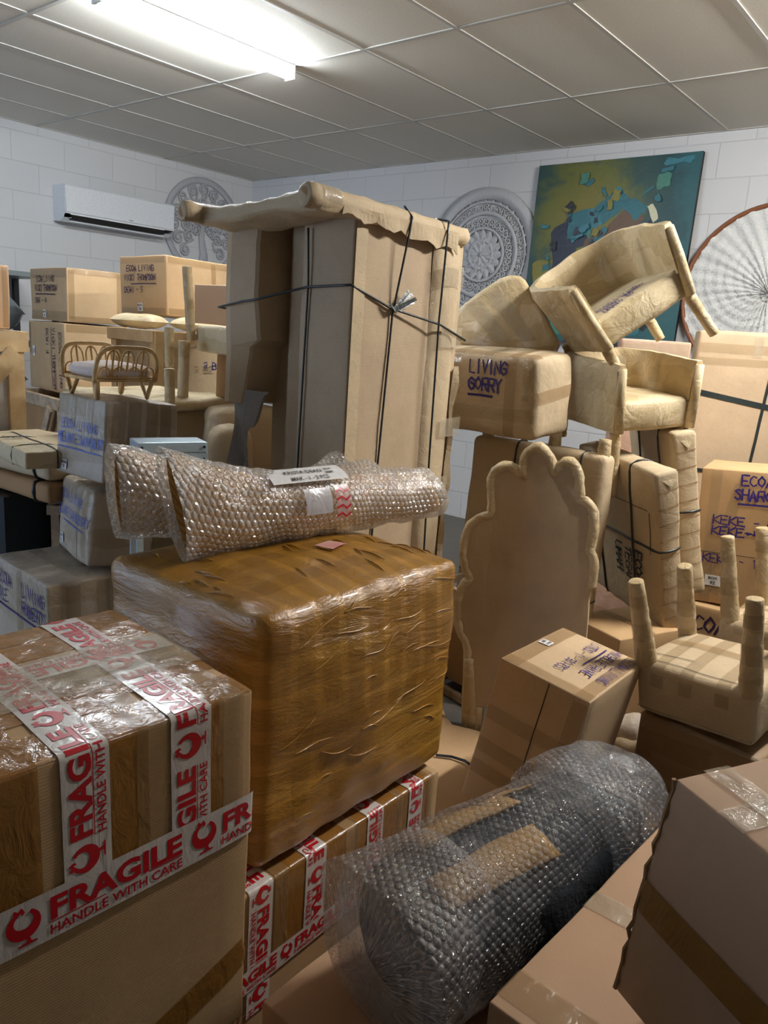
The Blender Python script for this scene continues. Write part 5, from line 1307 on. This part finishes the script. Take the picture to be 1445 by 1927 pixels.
t, s = upturned('upside-down wrapped chair with thick legs up, right of the tilted box', (-0.623, 2.67, .37), (-0.078, -0.108, 1.441), (.36, .40, .186),
    [(-.155, .175, -.06, .01, .30, .037, .025), (.155, .185, -.055, -.01, .27, .034, .026), (.165, -.16, .02, -.01, .26, .034, .027), (-.15, -.172, .0, .0, .30, .036, .026)], 71)
MB().tube([s.map((-.18, v, .02), .003) for v in (-.2, -.1, 0, .1, .2)], .004, 6).build('film_edge', STAPE, t, True)
t, s = upturned('upside-down wrapped chair behind the nearer upturned one, beside the purple-scribbled box', (-0.56, 3.30, .44), (-0.08, 0.02, 1.564), (.40, .40, .12),
    [(-.165, .165, -.03, .03, .33, .036, .025), (.15, .12, -.03, .03, .33, .034, .026), (.16, -.17, .02, 0, .3, .034, .026), (-.16, -.17, 0, 0, .28, .034, .026)], 77)
t, s = cbox('dark film-wrapped box under the nearer upturned chair', (-0.60, 2.70, 0), (0, 0, 1.44), (.40, .42, .335), m_card('dark_wrapped_board', '8C7152', rough=.5, gloss=.9, wrinkle=.2), seed=63, r=.02)  # the wrapped board itself is dark brown
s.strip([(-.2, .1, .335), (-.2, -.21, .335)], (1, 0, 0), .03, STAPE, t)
t, s = cbox('cardboard box under the farther upturned chair', (-0.56, 3.30, 0), (0, 0, 1.564), (.36, .36, .415), CARD, seed=64)
# foreground right
t, s = cbox('long plain cardboard box at the bottom right beside the bubble-wrapped bag', (-0.285, 1.267, 0), (0, 0, 1.528), (.676, .35, .53), CARD_P, seed=65, r=.005, amp=.003, bulge=.003)
s.strip([(-.338, -.1, .53), (-.338, .175, .53)], (1, 0, 0), .01, CARD_D, t) if False else None
s.strip([(-.28, -.17, .53), (-.28, .175, .53), (-.28, .175, .3)], (1, 0, 0), .07, BTAPE_L, t); s.strip([(.0, -.17, .53), (.0, .175, .53), (.0, .175, .35)], (1, 0, 0), .055, STAPE, t)
s.tape('top', -.15, .02, -.05, .06, .002, CARD_D, t, .002, 'scratch')
t, s = cbox('large cardboard box at the right edge with brown tape band, tilted on the long box', (0.017, 1.156, .56), (0.084, 0.033, 1.125), (.50, .501, .385), CARD_P, seed=66, r=.006, amp=.004, bulge=.004)
s.strip([(-.25, .25, .185), (-.25, -.25, .185)], (0, 0, 1), .055, BTAPE, t); s.strip([(-.25, .15, .385), (.25, .15, .385)], (0, 1, 0), .045, STAPE, t, .003); s.strip([(-.17, .25, .385), (-.17, -.25, .385)], (1, 0, 0), .05, STAPE, t, .004)
P = [s.map((-.25, .2505, .385*i/20), .0015) + Vector((-.003*math.sin(i*2.3), .002*math.cos(i*3.1), 0)) for i in range(21)]; MB().tube(P, .0035, 6, amp=.4).build('torn_edge', CARD_D, t)
t, s = cbox('low cardboard box at the bottom edge under the bubble-wrapped bag', (-0.725, 1.20, 0), (0, 0, 1.56), (.62, .44, .235), CARD_P, seed=67)
# bubble-wrapped dark bag
t = thing('bubble_wrapped_bag', 'long dark bundle with cardboard pads in clear bubble wrap, lying between the front boxes', 'parcel', (-.668, 1.34, .268), (.07, 0, -.22))
s = SB(.27, .66, .24, r=.06, bulge=.02, amp=.02, seed=72, seg=.03); V, F = s.mesh(); mk('dark_contents', [v + Vector((0, .02, .02)) for v in V], F, m_plain('dark_navy_fabric', '20262E', .8, bmp=.4), t, True)
for (u0, v0, u1, v1, w_) in ((-.09, -.20, -.07, .06, .07), (.05, -.26, .07, .02, .075), (-.115, .0, -.115, .16, .05)):
    st = s.strip([(u0, v0, .24), (u1, v1, .24)], (1, 0, 0), w_, m_card('inner_card_pad', 'B08A55', wrinkle=.3) if 'inner_card_pad' not in bpy.data.materials else bpy.data.materials['inner_card_pad'], t, .008, 'cardboard_pad'); st.location = (0, .02, .02)
    md = st.modifiers.new('s', 'SOLIDIFY'); md.thickness = .006
def bag_shell(ex, seed, y0, y1, zoff=0, milk=0):
    V = []; F = []; uv = []; n = 70; na = 84; L = 0
    for i in range(n + 1):
        f = i/n; y = y0 + (y1 - y0)*f; end = min(f, 1-f); k = min(1, (end/.10)) ** .5 if end < .10 else 1
        a = (.158 + ex + .020*math.sin(f*4+1)) * (.25 + .75*k); b = (.160 + ex - .01*math.sin(f*5)) * (.25 + .75*k); cz = .145 + .02*math.sin(f*3) + zoff
        if f < .3: a += .012 * (1 - f/.3)
        for j in range(na + 1):
            q = 2*PI*j/na; c_, s_ = math.cos(q), math.sin(q); p = 2.8
            rr = 1 / (abs(c_)**p + abs(s_)**p) ** (1/p)
            v = Vector((a*rr*c_ * .96, y, cz + b*rr*s_)); nn = Vector((c_, 0, s_))
            w_ = .022*noise.noise(v*6 + Vector((seed, 0, 0))) + .004*noise.noise(Vector((v.x*30, v.y*8, v.z*30)) + Vector((seed, 3, 0)))
            if f < .25: w_ += .020*noise.noise(v*12 + Vector((seed, 7, 0))) * (1 - f/.25)
            v += nn*w_; v.z = max(v.z, -.003); V.append(v); uv.append((y, j/na*1.0))
    for i in range(n):
        for j in range(na): q = i*(na+1)+j; F.append((q, q+na+1, q+na+2, q+1))
    for i, fl in ((0, 1), (n, 0)):
        c = sum((V[i*(na+1)+j] for j in range(na)), Vector()) / na; ci = len(V); V.append(c + Vector((0, -.01 if i == 0 else .01, 0))); uv.append((0, 0))
        for j in range(na): f = (ci, i*(na+1)+j, i*(na+1)+j+1); F.append(f if fl else f[::-1])
    return V, F, uv
V, F, uv = bag_shell(.0, 1, -.38, .40); mk('bubble_wrap', V, F, BUB_C, t, True, uv)
V, F, uv = bag_shell(.008, 5, -.37, -.14, .0); mk('loose_bubble_wrap', V, F, BUB_M, t, True, uv)
V, F, uv = bag_shell(.008, 9, .18, .42, .0); mk('loose_bubble_wrap', V, F, BUB_C, t, True, uv)
for k, (x, y, z, r_) in enumerate([(.02, .40, .26, .05), (-.06, .38, .24, .04)]):
    V, F = SB(.10, .07, .05, r=.02, amp=.03, freq=12, seed=k, seg=.012).mesh(); mk('bubble_wrap_fold', [v + Vector((x, y - .03, z)) for v in V], F, BUB_C, t, True)
# cardboard sheets and paper on the floor
def sheet(label, px, z, m, name='cardboard_sheet', th=.005, wav=.01, seed=1):
    P = [onz(x, y, z) for x, y in px]; c = sum(P, Vector()) / len(P); bm = bmesh.new(); vs = [bm.verts.new(p - c) for p in P]; f = bm.faces.new(vs)
    bmesh.ops.triangulate(bm, faces=[f]); bmesh.ops.subdivide_edges(bm, edges=bm.edges[:], cuts=4, use_grid_fill=True)
    for v in bm.verts: v.co.z += wav*(noise.noise(v.co*4 + Vector((seed, 0, 0))) + .35)
    bm.verts.index_update(); V = [v.co.copy() for v in bm.verts]; F = [tuple(v.index for v in f.verts) for f in bm.faces]; bm.free()
    o = mk(name, V, F, m, None, True); o.location = c; md = o.modifiers.new('s', 'SOLIDIFY'); md.thickness = th; md.offset = -1
    return tag(o, label, 'sheet')
sheet('pale flattened cardboard sheet on the floor between the bale and the tilted box', [(800, 1330), (832, 1335), (838, 1352), (850, 1368), (900, 1378), (960, 1400), (1000, 1560), (720, 1620), (760, 1400)], .014, CARD_L)
sheet('torn cardboard sheet on the floor right of the tilted box', [(1180, 1380), (1215, 1388), (1260, 1412), (1280, 1450), (1262, 1520), (1230, 1560), (1100, 1560), (1120, 1420)], .014, CARD_L, seed=4)
V, F = SB(.17, .14, .15, r=.05, amp=.05, freq=9, seed=8, seg=.02).mesh()
o = mk('crumpled_plastic', V, F, GREYWRAP, None, True); o.location = onz(1168, 1400, .05); o.location.z = .02; tag(o, 'crumpled grey plastic packing on the floor beside the tilted box', 'packing')
V, F = SB(.20, .16, .10, r=.03, amp=.04, freq=7, seed=18, seg=.025).mesh()
o = mk('crumpled_paper', V, F, KRAFT_M, None, True); o.location = onz(1205, 1425, .05); o.location.z = .02; tag(o, 'crumpled brown packing paper on the floor in front of the dark wrapped box', 'packing')
P = [onz(x, y, .03) for x, y in ((820, 1421), (850, 1424), (875, 1432), (900, 1450))]; o = MB().tube(P, .005, 6).build('loose_strap', STRAP, None, True); tag(o, 'loose black strap on the floor sheet between bale and tilted box', 'strap')
t, s = cbox('plain cardboard box under the large front box with red and white tape', (-1.155, .486, 0), (0, 0, 1.513), (.64, .46, .295), CARD_P, seed=91, bulge=.001)
